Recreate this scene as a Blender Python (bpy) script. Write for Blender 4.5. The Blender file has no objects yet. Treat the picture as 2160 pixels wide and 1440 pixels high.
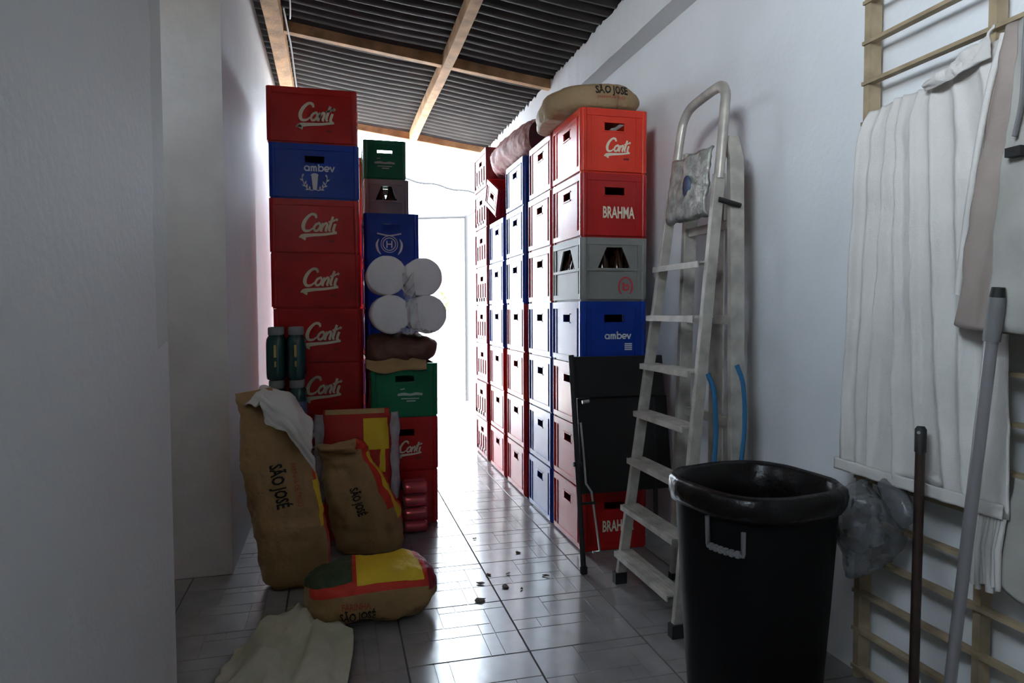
import bpy, math, random
from mathutils import Vector, Matrix, noise
from mathutils.bvhtree import BVHTree

SC = bpy.context.scene
COL = SC.collection
PI = math.pi
random.seed(7)

# ------------------------------------------------------------------ camera
cd = bpy.data.cameras.new('camera')
cam = bpy.data.objects.new('camera', cd)
COL.objects.link(cam)
YAW, PITCH, ROLL = .25546, .04359, .00349
cam.matrix_world = (Matrix.Translation((0, 0, 1.2)) @ Matrix.Rotation(-YAW, 4, 'Z')
                    @ Matrix.Rotation(PI / 2 - PITCH, 4, 'X') @ Matrix.Rotation(-ROLL, 4, 'Z'))
cd.sensor_width = 36
cd.lens = 1417.2 / 2160 * 36
cd.clip_start = .02
SC.camera = cam

# ------------------------------------------------------------------ sky, sun, exposure
SKY = 22.0
w = bpy.data.worlds.new('sky')
SC.world = w
w.use_nodes = True
bg = w.node_tree.nodes['Background']
bg.inputs[0].default_value = (.74, .87, 1.0, 1)
bg.inputs[1].default_value = SKY
sl = bpy.data.lights.new('sun', 'SUN')
sl.energy = 56
sl.angle = math.radians(.6)
sl.color = (1, .95, .86)
so = bpy.data.objects.new('sun', sl)
COL.objects.link(so)
so.rotation_euler = Vector((-.42, .40, -1)).to_track_quat('-Z', 'Y').to_euler()
# sampling portals in the two openings the daylight comes through
def portal(name, loc, direction, sx, sy):
    l = bpy.data.lights.new(name, 'AREA')
    l.shape = 'RECTANGLE'; l.size = sx; l.size_y = sy
    l.cycles.is_portal = True
    o = bpy.data.objects.new(name, l)
    COL.objects.link(o)
    o.location = loc
    o.rotation_euler = Vector(direction).to_track_quat('-Z', 'Z').to_euler()
portal('portal', (.6, 7.0, 1.45), (0, -1, 0), 2.3, 3.0)
# daylight of the side window beside the camera
wl = bpy.data.lights.new('window_daylight', 'AREA')
wl.shape = 'RECTANGLE'; wl.size = .36; wl.size_y = .5
wl.energy = 48
wl.color = (.97, .98, 1.0)
wo = bpy.data.objects.new('window_daylight', wl)
COL.objects.link(wo)
wo.location = (-1.3, -.62, 2.30)
wo.rotation_euler = Vector((1, .85, 0)).to_track_quat('-Z', 'Z').to_euler()
vs = SC.view_settings
vs.view_transform = 'Standard'
vs.look = 'None'
vs.gamma = 1
vs.exposure = 0
vs.use_curve_mapping = False
SC.cycles.max_bounces = 10
SC.cycles.diffuse_bounces = 6
SC.cycles.glossy_bounces = 5
SC.cycles.transparent_max_bounces = 10
SC.cycles.caustics_reflective = False
SC.cycles.caustics_refractive = False
SC.cycles.sample_clamp_indirect = 6
SC.cycles.use_denoising = True

# ------------------------------------------------------------------ materials
def new_mat(name):
    m = bpy.data.materials.new(name)
    m.use_nodes = True
    return m, m.node_tree, m.node_tree.nodes['Principled BSDF']

def mat(name, col, rough=.5, spec=.5, metal=0, var=0, vscale=6, bump=0, bscale=60, col2=None, detail=4):
    m, t, b = new_mat(name)
    b.inputs['Base Color'].default_value = (*col, 1)
    b.inputs['Roughness'].default_value = rough
    b.inputs['Specular IOR Level'].default_value = spec
    b.inputs['Metallic'].default_value = metal
    tc = t.nodes.new('ShaderNodeTexCoord')
    if var or col2:
        n = t.nodes.new('ShaderNodeTexNoise')
        n.inputs['Scale'].default_value = vscale
        n.inputs['Detail'].default_value = detail
        t.links.new(tc.outputs['Object'], n.inputs['Vector'])
        r = t.nodes.new('ShaderNodeMapRange')
        r.inputs['From Min'].default_value = .35
        r.inputs['From Max'].default_value = .65
        t.links.new(n.outputs['Fac'], r.inputs['Value'])
        mx = t.nodes.new('ShaderNodeMix')
        mx.data_type = 'RGBA'
        c2 = col2 if col2 else tuple(c * (1 - var) for c in col)
        mx.inputs['A'].default_value = (*col, 1)
        mx.inputs['B'].default_value = (*c2, 1)
        t.links.new(r.outputs['Result'], mx.inputs['Factor'])
        t.links.new(mx.outputs['Result'], b.inputs['Base Color'])
    if bump:
        n2 = t.nodes.new('ShaderNodeTexNoise')
        n2.inputs['Scale'].default_value = bscale
        n2.inputs['Detail'].default_value = 5
        t.links.new(tc.outputs['Object'], n2.inputs['Vector'])
        bp = t.nodes.new('ShaderNodeBump')
        bp.inputs['Strength'].default_value = bump
        bp.inputs['Distance'].default_value = .01
        t.links.new(n2.outputs['Fac'], bp.inputs['Height'])
        t.links.new(bp.outputs['Normal'], b.inputs['Normal'])
    return m

M = {}
M['paint'] = mat('white_wall_paint', (.80, .83, .85), .6, .3, var=.06, vscale=2.5, bump=.22, bscale=45)
M['dark_wall'] = mat('dim_room_paint', (.22, .21, .20), .8, .2)  # darkened so the unseen wall behind the camera reflects less light
M['jamb'] = mat('rough_plaster', (.84, .81, .78), .8, .2, var=.12, vscale=5, bump=.3, bscale=28)
M['tile'] = mat('glazed_floor_tile', (.26, .25, .245), .17, 1.0, var=.22, vscale=7, bump=.05, bscale=14)
M['grout'] = mat('dark_grout', (.07, .06, .055), .9, .2)
M['concrete'] = mat('yard_concrete', (.62, .60, .57), .9, .2, var=.2, vscale=3)
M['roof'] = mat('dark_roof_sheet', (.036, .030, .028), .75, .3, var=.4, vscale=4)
M['wood'] = mat('rough_sawn_timber', (.47, .27, .13), .7, .25, var=.45, vscale=9, bump=.3, bscale=60)
M['rackwood'] = mat('pale_rack_wood', (.42, .33, .21), .6, .3, var=.35, vscale=12)
M['red'] = mat('red_crate_plastic', (.46, .018, .016), .26, .27, var=.18, vscale=5, bump=.06, bscale=9)
M['orange'] = mat('orange_red_crate_plastic', (.72, .045, .020), .26, .27, var=.15, vscale=5, bump=.06, bscale=9)
M['blue'] = mat('blue_crate_plastic', (.006, .042, .34), .26, .27, var=.2, vscale=5, bump=.06, bscale=9)
M['green'] = mat('green_crate_plastic', (.010, .17, .075), .26, .27, var=.2, vscale=5, bump=.06, bscale=9)
M['grey'] = mat('grey_crate_plastic', (.27, .27, .25), .42, .4, var=.2, vscale=5, bump=.05, bscale=12)
M['maroon'] = mat('maroon_crate_plastic', (.24, .018, .025), .26, .27, var=.2, vscale=5, bump=.06, bscale=9)
M['matte_maroon'] = mat('slot_shade_maroon', (.20, .012, .018), .95, .03)  # shade inside the slotted crates put into the colour
M['cream'] = mat('cream_print', (.80, .74, .56), .55, .3)
M['white_print'] = mat('white_print', (.72, .76, .80), .55, .3)
M['pale_green_print'] = mat('pale_green_print', (.35, .50, .42), .55, .3)
M['red_print'] = mat('red_print', (.55, .05, .06), .55, .3)
M['black_print'] = mat('black_print', (.012, .010, .010), .6, .3)
M['brown_print'] = mat('red_brown_print', (.32, .07, .035), .6, .3)
M['brown_glass'] = mat('brown_bottle_glass', (.030, .012, .005), .08, .6)
M['alu'] = mat('worn_aluminium', (.62, .585, .52), .42, .5, metal=.35, var=.35, vscale=14, bump=.1, bscale=30)
M['foil'] = mat('crinkled_foil', (.50, .51, .46), .30, .5, metal=.35, var=.5, vscale=24, bump=.9, bscale=38)
M['rubber'] = mat('black_rubber', (.015, .015, .015), .6, .4)
M['black_plastic'] = mat('black_bin_plastic', (.004, .004, .0045), .6, .12, bump=.05, bscale=20)
M['bagfilm'] = mat('black_bag_film', (.005, .004, .004), .28, .25, bump=.5, bscale=22)
M['towel'] = mat('white_terry_cloth', (.70, .68, .65), .95, .1, var=.10, vscale=6, bump=.18, bscale=260)
M['pinkcloth'] = mat('dingy_pink_cloth', (.37, .31, .28), .95, .1, var=.15, vscale=9, bump=.18, bscale=200)
M['greycloth'] = mat('dingy_grey_cloth', (.46, .45, .41), .95, .1, var=.2, vscale=7, bump=.18, bscale=200)
M['floorcloth'] = mat('soiled_cream_cloth', (.60, .57, .46), .95, .1, col2=(.42, .43, .31), vscale=4, bump=.45, bscale=180)
M['darkbrown'] = mat('dark_brown_handle', (.035, .018, .014), .35, .5, var=.4, vscale=30)
M['steel'] = mat('painted_steel_tube', (.30, .29, .30), .32, .5, metal=.4)
M['greypipe'] = mat('grey_plastic', (.16, .16, .16), .5, .4)
M['tableblack'] = mat('black_table_panel', (.012, .011, .011), .5, .35, bump=.06, bscale=50)
M['silver'] = mat('bare_metal', (.65, .65, .66), .3, .5, metal=.8)
M['strap'] = mat('blue_strap', (.03, .16, .34), .6, .3)
M['rollwhite'] = mat('white_tissue', (.82, .82, .83), .85, .2, var=.08, vscale=14, bump=.25, bscale=40)
M['mesh'] = mat('pink_net_sack', (.78, .52, .46), .6, .4, col2=(.40, .10, .11), vscale=26, bump=.6, bscale=30)
M['maroonend'] = mat('dark_maroon_cloth', (.075, .018, .022), .85, .2, var=.3, vscale=16)
M['brownsack'] = mat('brown_folded_sack', (.16, .075, .055), .75, .3, col2=(.09, .05, .035), vscale=9, bump=.6, bscale=22)
M['can'] = mat('red_can_metal', (.62, .07, .09), .22, .7, metal=.6, var=.2, vscale=20)
M['canend'] = mat('can_lid_metal', (.6, .6, .6), .3, .5, metal=.9)
M['greenbottle'] = mat('dark_green_bottle', (.008, .055, .050), .12, .6)
M['capgrey'] = mat('grey_cap', (.26, .27, .27), .45, .4)
M['labelblue'] = mat('blue_label', (.02, .05, .14), .4, .4, col2=(.10, .14, .22), vscale=22)
M['gold'] = mat('yellow_mark', (.50, .42, .12), .5, .4)
M['leaf'] = mat('dry_leaf', (.06, .035, .02), .8, .2)
M['whitewash'] = mat('whitewashed_block', (.86, .86, .85), .85, .2)
M['cable'] = mat('white_cable', (.62, .64, .62), .5, .3)
M['gatesteel'] = mat('grey_gate_steel', (.03, .03, .032), .8, .1)
M['foliage'] = mat('garden_leaf', (.10, .14, .03), .7, .3, var=.4, vscale=10)
M['seamtape'] = mat('tan_paper', (.42, .27, .12), .75, .25, var=.2, vscale=12, bump=.3, bscale=30)

def film(name, col, alpha, rough=.15):
    m, t, b = new_mat(name)
    b.inputs['Base Color'].default_value = (*col, 1)
    b.inputs['Roughness'].default_value = rough
    tc = t.nodes.new('ShaderNodeTexCoord')
    n = t.nodes.new('ShaderNodeTexNoise'); n.inputs['Scale'].default_value = 18; n.inputs['Detail'].default_value = 6
    t.links.new(tc.outputs['Object'], n.inputs['Vector'])
    r = t.nodes.new('ShaderNodeMapRange')
    r.inputs['To Min'].default_value = alpha * .3
    r.inputs['To Max'].default_value = min(1, alpha * 1.7)
    t.links.new(n.outputs['Fac'], r.inputs['Value'])
    t.links.new(r.outputs['Result'], b.inputs['Alpha'])
    bp = t.nodes.new('ShaderNodeBump'); bp.inputs['Strength'].default_value = .6; bp.inputs['Distance'].default_value = .01
    t.links.new(n.outputs['Fac'], bp.inputs['Height'])
    t.links.new(bp.outputs['Normal'], b.inputs['Normal'])
    return m
M['film'] = film('clear_film', (.8, .82, .84), .22)
M['greyfilm'] = film('grey_bag_film', (.17, .18, .19), .85, .2)

# printed paper flour sack: tan paper with a red and a yellow printed field laid out in the UV of the bag
def sack_mat(name, zones, base=(.34, .21, .09), base2=(.24, .145, .06)):
    m, t, b = new_mat(name)
    b.inputs['Roughness'].default_value = .6
    b.inputs['Specular IOR Level'].default_value = .3
    tc = t.nodes.new('ShaderNodeTexCoord')
    uv = t.nodes.new('ShaderNodeUVMap')
    sep = t.nodes.new('ShaderNodeSeparateXYZ')
    t.links.new(uv.outputs['UV'], sep.inputs[0])
    n = t.nodes.new('ShaderNodeTexNoise'); n.inputs['Scale'].default_value = 9; n.inputs['Detail'].default_value = 6
    t.links.new(tc.outputs['Object'], n.inputs['Vector'])
    mx = t.nodes.new('ShaderNodeMix'); mx.data_type = 'RGBA'
    mx.inputs['A'].default_value = (*base, 1); mx.inputs['B'].default_value = (*base2, 1)
    t.links.new(n.outputs['Fac'], mx.inputs['Factor'])
    cur = mx.outputs['Result']
    def mth(op, a, bb):
        q = t.nodes.new('ShaderNodeMath'); q.operation = op
        for i, v in enumerate((a, bb)):
            if isinstance(v, (int, float)): q.inputs[i].default_value = v
            else: t.links.new(v, q.inputs[i])
        return q.outputs[0]
    U, V = sep.outputs['X'], sep.outputs['Y']
    for (u0, u1, v0, v1, su, sv, colr) in zones:      # u in [u0+su*v, u1+sv*v], v in [v0,v1]
        a = mth('GREATER_THAN', U, mth('ADD', mth('MULTIPLY', V, su), u0))
        c = mth('LESS_THAN', U, mth('ADD', mth('MULTIPLY', V, sv), u1))
        d = mth('GREATER_THAN', V, v0); e = mth('LESS_THAN', V, v1)
        f = mth('MULTIPLY', mth('MULTIPLY', a, c), mth('MULTIPLY', d, e))
        k = t.nodes.new('ShaderNodeMix'); k.data_type = 'RGBA'
        t.links.new(f, k.inputs['Factor']); t.links.new(cur, k.inputs['A'])
        k.inputs['B'].default_value = (*colr, 1)
        cur = k.outputs['Result']
    t.links.new(cur, b.inputs['Base Color'])
    bp = t.nodes.new('ShaderNodeBump'); bp.inputs['Strength'].default_value = .8; bp.inputs['Distance'].default_value = .018
    n2 = t.nodes.new('ShaderNodeTexNoise'); n2.inputs['Scale'].default_value = 16; n2.inputs['Detail'].default_value = 5
    t.links.new(tc.outputs['Object'], n2.inputs['Vector'])
    t.links.new(n2.outputs['Fac'], bp.inputs['Height'])
    t.links.new(bp.outputs['Normal'], b.inputs['Normal'])
    return m
RED, YEL, DKG = (.50, .03, .015), (.62, .42, .02), (.03, .05, .02)

# wall with an old plaster patch near its end
def patched_wall():
    m, t, b = new_mat('patched_wall_paint')
    b.inputs['Roughness'].default_value = .6
    b.inputs['Specular IOR Level'].default_value = .3
    tc = t.nodes.new('ShaderNodeTexCoord')
    sep = t.nodes.new('ShaderNodeSeparateXYZ'); t.links.new(tc.outputs['Object'], sep.inputs[0])
    n = t.nodes.new('ShaderNodeTexNoise'); n.inputs['Scale'].default_value = 7; n.inputs['Detail'].default_value = 4
    t.links.new(tc.outputs['Object'], n.inputs['Vector'])
    def mth(op, a, bb):
        q = t.nodes.new('ShaderNodeMath'); q.operation = op
        for i, v in enumerate((a, bb)):
            if isinstance(v, (int, float)): q.inputs[i].default_value = v
            else: t.links.new(v, q.inputs[i])
        return q.outputs[0]
    wob = mth('MULTIPLY', mth('SUBTRACT', n.outputs['Fac'], .5), .10)
    yy = mth('ADD', sep.outputs['Y'], wob)
    zz = mth('ADD', sep.outputs['Z'], mth('MULTIPLY', wob, 2))
    f = mth('MULTIPLY', mth('GREATER_THAN', yy, 2.035), mth('GREATER_THAN', zz, 1.08))
    mx = t.nodes.new('ShaderNodeMix'); mx.data_type = 'RGBA'
    mx.inputs['A'].default_value = (.76, .79, .80, 1); mx.inputs['B'].default_value = (.63, .67, .64, 1)
    t.links.new(f, mx.inputs['Factor'])
    mx2 = t.nodes.new('ShaderNodeMix'); mx2.data_type = 'RGBA'
    mx2.inputs['B'].default_value = (.66, .69, .70, 1)
    t.links.new(mx.outputs['Result'], mx2.inputs['A'])
    t.links.new(mth('MULTIPLY', n.outputs['Fac'], .35), mx2.inputs['Factor'])
    t.links.new(mx2.outputs['Result'], b.inputs['Base Color'])
    n2 = t.nodes.new('ShaderNodeTexNoise'); n2.inputs['Scale'].default_value = 40; n2.inputs['Detail'].default_value = 5
    t.links.new(tc.outputs['Object'], n2.inputs['Vector'])
    bp = t.nodes.new('ShaderNodeBump'); bp.inputs['Strength'].default_value = .2; bp.inputs['Distance'].default_value = .01
    t.links.new(n2.outputs['Fac'], bp.inputs['Height']); t.links.new(bp.outputs['Normal'], b.inputs['Normal'])
    return m
M['patched'] = patched_wall()

# ------------------------------------------------------------------ mesh helpers
class MB:
    def __init__(s):
        s.v = []; s.f = []; s.sm = []
    def add(s, vs_, fs_, smooth=False):
        o = len(s.v)
        s.v += [tuple(p) for p in vs_]
        s.f += [tuple(i + o for i in f) for f in fs_]
        s.sm += [smooth] * len(fs_)
        return s
    def box(s, x0, x1, y0, y1, z0, z1, mtx=None):
        p = [Vector((x, y, z)) for z in (z0, z1) for y in (y0, y1) for x in (x0, x1)]
        if mtx: p = [mtx @ q for q in p]
        return s.add(p, [(0, 2, 3, 1), (4, 5, 7, 6), (0, 1, 5, 4), (2, 6, 7, 3), (0, 4, 6, 2), (1, 3, 7, 5)])
    def prism(s, poly, axis, a, b, smooth=False):
        n = len(poly)
        def P(u, v, w):
            return (u, v, w) if axis == 'z' else (u, w, v) if axis == 'y' else (w, u, v)
        vs_ = [P(u, v, a) for u, v in poly] + [P(u, v, b) for u, v in poly]
        s.add(vs_, [tuple(range(n))[::-1], tuple(range(n, 2 * n))])
        return s.add(vs_, [(i, (i + 1) % n, n + (i + 1) % n, n + i) for i in range(n)], smooth)
    def tube(s, pts, r, n=10, cap=True, flat=1.0, up=None):
        pts = [Vector(p) for p in pts]
        rs = r if isinstance(r, (list, tuple)) else [r] * len(pts)
        rings = []
        prev = None
        for i, p in enumerate(pts):
            d = (pts[min(i + 1, len(pts) - 1)] - pts[max(i - 1, 0)]).normalized()
            if prev is None:
                ref = Vector(up) if up else (Vector((0, 0, 1)) if abs(d.z) < .9 else Vector((1, 0, 0)))
                a = (ref - d * ref.dot(d)).normalized()
            else:
                a = (prev - d * prev.dot(d)).normalized()
            prev = a
            b = d.cross(a)
            rings.append([p + a * rs[i] * math.cos(2 * PI * k / n) + b * rs[i] * flat * math.sin(2 * PI * k / n) for k in range(n)])
        vs_ = [q for rg in rings for q in rg]
        fs_ = [(i * n + k, i * n + (k + 1) % n, (i + 1) * n + (k + 1) % n, (i + 1) * n + k) for i in range(len(pts) - 1) for k in range(n)]
        s.add(vs_, fs_, True)
        if cap:
            s.add(rings[0], [tuple(range(n))[::-1]]); s.add(rings[-1], [tuple(range(n))])
        return s
    def lathe(s, prof, c=(0, 0, 0), n=20, cap=True):
        vs_ = [(c[0] + r * math.cos(2 * PI * k / n), c[1] + r * math.sin(2 * PI * k / n), c[2] + z) for r, z in prof for k in range(n)]
        m = len(prof)
        s.add(vs_, [(i * n + k, i * n + (k + 1) % n, (i + 1) * n + (k + 1) % n, (i + 1) * n + k) for i in range(m - 1) for k in range(n)], True)
        if cap:
            s.add(vs_[:n], [tuple(range(n))[::-1]]); s.add(vs_[-n:], [tuple(range(n))])
        return s
    def mesh(s, name, m):
        me = bpy.data.meshes.new(name)
        me.from_pydata(s.v, [], s.f)
        me.polygons.foreach_set('use_smooth', s.sm)
        for x in (m if isinstance(m, (list, tuple)) else [m]): me.materials.append(x)
        me.update()
        return me

def obj(name, mesh, m=None, parent=None, loc=None, rotz=0):
    if isinstance(mesh, MB): mesh = mesh.mesh(name, m)
    o = bpy.data.objects.new(name, mesh)
    COL.objects.link(o)
    if parent: o.parent = parent
    if loc: o.location = loc
    if rotz: o.rotation_euler = (0, 0, rotz)
    return o
def bevel(o, wd=.004, seg=2):
    md = o.modifiers.new('bevel', 'BEVEL'); md.width = wd; md.segments = seg; md.limit_method = 'ANGLE'
    return o
def tag(o, label, cat, group=None):
    o['label'] = label; o['category'] = cat
    if group: o['group'] = group
    return o
def thing(name, label, cat, loc=(0, 0, 0), rotz=0, group=None):
    o = bpy.data.objects.new(name, None); COL.objects.link(o)
    o.empty_display_size = .1
    o.location = loc; o.rotation_euler = (0, 0, rotz)
    return tag(o, label, cat, group)
def struct(o):
    o['kind'] = 'structure'; return o
def catmull(pts, k=6):
    pts = [Vector(p) for p in pts]
    P = [pts[0] * 2 - pts[1]] + pts + [pts[-1] * 2 - pts[-2]]
    out = []
    for i in range(1, len(P) - 2):
        for j in range(k):
            t = j / k
            a, b, c, d = P[i - 1], P[i], P[i + 1], P[i + 2]
            out.append(.5 * ((2 * b) + (c - a) * t + (2 * a - 5 * b + 4 * c - d) * t * t + (3 * b - a - 3 * c + d) * t ** 3))
    out.append(pts[-1])
    return out
def fbm(x, y, z, s=1):
    return noise.fractal(Vector((x * s, y * s, z * s)), 1, 2, 4)

# ------------------------------------------------------------------ lettering
def ribbon(mb, pts, wd, closed=False, k=6, th=.0015, raw=False):
    """flat raised stroke in the x-z plane, facing -y; wd a number or a list per control point"""
    ws = wd if isinstance(wd, (list, tuple)) else [wd] * len(pts)
    p3 = [Vector((p[0], p[1], ws[i])) for i, p in enumerate(pts)]
    if closed: p3.append(p3[0])
    q = p3 if raw else catmull(p3, k)
    L, R = [], []
    for i, p in enumerate(q):
        a, b = q[max(i - 1, 0)], q[min(i + 1, len(q) - 1)]
        if closed and i in (0, len(q) - 1): a, b = q[-2], q[1]
        d = Vector((b.x - a.x, b.y - a.y))
        d = d.normalized() if d.length > 0 else Vector((1, 0))
        nx, ny = -d.y * p.z / 2, d.x * p.z / 2
        L.append((p.x + nx, p.y + ny)); R.append((p.x - nx, p.y - ny))
    n = len(q)
    vs_ = [(x, -th, z) for x, z in L] + [(x, -th, z) for x, z in R] + [(x, 0, z) for x, z in L] + [(x, 0, z) for x, z in R]
    fs_ = []
    for i in range(n - 1):
        fs_ += [(i, n + i, n + i + 1, i + 1), (i, i + 1, 2 * n + i + 1, 2 * n + i), (n + i, 3 * n + i, 3 * n + i + 1, n + i + 1)]
    fs_ += [(0, 2 * n, 3 * n, n), (n - 1, 2 * n - 1, 4 * n - 1, 3 * n - 1)]
    return mb.add(vs_, fs_)
def place(mb, sx, sz, ox, oz, shear=0):
    mb.v = [((x + shear * z) * sx + ox, y, z * sz + oz) for x, y, z in mb.v]
    return mb
def script_logo():
    """slanted brush-script word with an underline swash, about 2.0 wide, 1.2 high, centred on 0"""
    m = MB()
    sh = .30
    def S(pts, w_): ribbon(m, [(x + sh * z, z) for x, z in pts], w_)
    S([(.60, .70), (.50, .86), (.28, .88), (.08, .62), (.04, .30), (.18, .06), (.42, .06), (.58, .20)], [.10, .15, .13, .17, .19, .15, .11, .07])       # C
    S([(.80, .44), (.68, .38), (.62, .20), (.72, .06), (.86, .10), (.92, .28), (.84, .44), (.76, .44)], .12)                                          # o
    S([(1.02, .46), (1.02, .25), (1.02, .02)], .13)                                                                                                  # n
    S([(1.03, .20), (1.12, .42), (1.23, .44), (1.26, .28), (1.25, .10), (1.33, .04)], [.09, .11, .12, .13, .12, .08])
    S([(1.44, .80), (1.42, .45), (1.42, .14), (1.52, .05)], [.13, .14, .13, .08])                                                                     # t
    S([(1.28, .52), (1.45, .56), (1.66, .66)], [.07, .11, .08])
    S([(1.66, .44), (1.64, .22), (1.66, .05), (1.76, .06)], [.13, .14, .12, .08])                                                                     # i
    S([(1.64, .60), (1.70, .70)], .13)
    ribbon(m, [(-.10, -.30), (.10, -.22), (.60, -.16), (1.20, -.12), (1.86, -.02)], [.03, .20, .16, .13, .12])
    ribbon(m, [(.02, -.24), (.18, -.34), (.20, -.44)], [.16, .16, .05])
    place(m, 1, 1, -.98, -.25)
    return m
def round_word():
    """lower-case rounded word: circle letters a m b e v; x-height 1"""
    m = MB(); W = .24
    def circ(cx, a0=0, a1=360, r=.40):
        n = 14
        pts = [(cx + r * math.cos(math.radians(a0 + (a1 - a0) * i / n)), .5 + r * math.sin(math.radians(a0 + (a1 - a0) * i / n))) for i in range(n + 1)]
        ribbon(m, pts, W, raw=True)
    def bar(pts): ribbon(m, pts, W, raw=True)
    x = .5
    circ(x); bar([(x + .40, 0), (x + .40, .92)])
    x = 1.28
    bar([(x, 0), (x, .94)])
    for k in range(2):
        ribbon(m, [(x + .02, .55), (x + .12, .84), (x + .32, .86), (x + .42, .62), (x + .42, .30), (x + .42, 0)], W); x += .42
    x = 2.55
    bar([(x, 0), (x, 1.45)]); circ(x + .40)
    x = 3.98
    circ(x, 0, 310); bar([(x - .38, .46), (x + .44, .46)])
    bar([(4.55, .95), (4.92, .02)]); bar([(5.28, .95), (4.90, .02)])
    place(m, 1, 1, -2.65, -.5)
    return m
def beer_emblem(m, s, oz):
    """beer glass between two laurel branches"""
    e = MB()
    ribbon(e, [(0, .95), (0, -.95)], [.86, .50], raw=True)
    ribbon(e, [(-.40, .92), (-.2, 1.10), (.2, 1.10), (.40, .92)], .30)
    for sg in (-1, 1):
        st = [(sg * .25, -1.0), (sg * .85, -.85), (sg * 1.40, -.15), (sg * 1.62, .75)]
        ribbon(e, st, .10)
        for t, (dx, dz) in ((.2, (.10, .5)), (.42, (.05, .55)), (.62, (-.28, .5)), (.8, (.42, .30)), (.5, (.5, .18)), (1.0, (-.22, .42)), (.3, (.42, -.05))):
            i = t * 3; k = min(int(i), 2); f = i - k
            px = st[k][0] + (st[k + 1][0] - st[k][0]) * f; pz = st[k][1] + (st[k + 1][1] - st[k][1]) * f
            ribbon(e, [(px, pz), (px + sg * dx * .5 , pz + dz * .5), (px + sg * dx, pz + dz)], [.06, .22, .03])
    place(e, s, s, 0, oz)
    m.add(e.v, e.f)
    return m
def text_mb(s, bold=.02, th=.0015, narrow=1.0):
    """built-in font, height about 1, centred on 0 in x, standing in the x-z plane facing -y"""
    cu = bpy.data.curves.new('lettering', 'FONT')
    cu.body = s; cu.size = 1; cu.align_x = 'CENTER'; cu.offset = bold; cu.resolution_u = 2
    o = bpy.data.objects.new('lettering', cu); COL.objects.link(o)
    dg = bpy.context.evaluated_depsgraph_get(); dg.update()
    me = bpy.data.meshes.new_from_object(o.evaluated_get(dg))
    vs_ = [(v.co.x * narrow, -th, v.co.y - .35) for v in me.vertices]
    fs_ = [tuple(p.vertices) for p in me.polygons]
    bpy.data.objects.remove(o); bpy.data.curves.remove(cu); bpy.data.meshes.remove(me)
    m = MB(); m.add(vs_, fs_)
    return m
SCRIPT = script_logo(); WORD = round_word()
def copy_mb(m):
    c = MB(); c.v = list(m.v); c.f = list(m.f); c.sm = list(m.sm); return c

# ------------------------------------------------------------------ the setting
XL, XR = -.479, 1.66
# floor: grout bed with every tile a part of its own, each with the pressed panel pattern
fl = struct(obj('floor', MB().box(-1.65, 2.2, -1.7, 6.95, -.12, -.004), M['grout']))
T = .43
PAT = [(0, .37, .57, 1), (.37, .53, .87, 1), (.53, 1, .87, 1), (.37, .80, .57, .87), (.80, 1, .38, .87),
       (0, .22, .38, .57), (.22, .68, .38, .57), (0, .68, 0, .38), (.68, .80, .38, .57), (.68, .80, 0, .38), (.80, 1, 0, .38)]
tm = MB()
g = .0028
s_ = T - .005
tm.box(0, s_, 0, s_, -.010, -.0022)
for (a, b, c, d) in PAT:
    x0, x1, y0, y1 = a * s_, b * s_, c * s_, d * s_
    if a > 0: x0 += g / 2
    if b < 1: x1 -= g / 2
    if c > 0: y0 += g / 2
    if d < 1: y1 -= g / 2
    e = .0012
    p = [(x0, y0, -.0022), (x1, y0, -.0022), (x1, y1, -.0022), (x0, y1, -.0022),
         (x0 + e, y0 + e, 0), (x1 - e, y0 + e, 0), (x1 - e, y1 - e, 0), (x0 + e, y1 - e, 0)]
    tm.add(p, [(4, 5, 6, 7), (0, 1, 5, 4), (1, 2, 6, 5), (2, 3, 7, 6), (3, 0, 4, 7)])
tmesh = tm.mesh('tile', M['tile'])
for ix in range(-5, 3):
    for iy in range(-9, 10):
        x, y = .646 + T * ix, 2.672 + T * iy
        if x + T < XL - .02 and not (1.9 < y + T and y < 3.4): continue
        o = obj('tile', tmesh, parent=fl)
        k = 0 if (ix + iy) % 3 else random.choice((0, 2))
        cx, cy = x + T / 2, y + T / 2
        o.matrix_local = Matrix.Translation((cx, cy, random.uniform(-.0004, 0))) @ Matrix.Rotation(k * PI / 2, 4, 'Z') @ Matrix.Rotation(random.uniform(-.0012, .0012), 4, 'X') @ Matrix.Translation((-s_ / 2, -s_ / 2, 0))

# left wall with a doorway and an unglazed window opening beside the camera
CZ0, CZ1, CY0, CY1 = 2.10, 2.85, -.30, .72
lw = MB()
x0, x1 = -.61, XL
lw.box(x0, x1, -1.7, CY0, 0, 3.3); lw.box(x0, x1, CY0, CY1, 0, CZ0); lw.box(x0, x1, CY0, CY1, CZ1, 3.3); lw.box(x0, x1, CY1, 2.165, 0, 3.3)
struct(obj('wall_left', lw, M['patched']))
o = MB(); o.box(-1.62, XL, 3.275, 6.95, 0, 3.16)
lf = struct(obj('wall_left_far', o, [M['paint'], M['jamb']]))
for p in lf.data.polygons:
    if p.normal.y < -.5: p.material_index = 1
struct(obj('wall_recess', MB().box(-1.75, -1.62, 2.0, 2.35, 0, 3.0).box(-1.75, -1.62, 2.8, 3.4, 0, 3.0).box(-1.75, -1.62, 2.35, 2.8, 0, 2.25).box(-1.75, -1.62, 2.35, 2.8, 2.5, 3.0).box(-1.62, -.60, 2.0, 2.165, 0, 3.0), M['jamb']))  # small high opening added to let in sky light for the jamb
struct(obj('ceiling_recess', MB().box(-1.75, -.605, 2.0, 3.275, 3.0, 3.08).box(-.70, -.605, 2.0, 3.275, 3.08, 3.2), M['jamb']))
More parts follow.
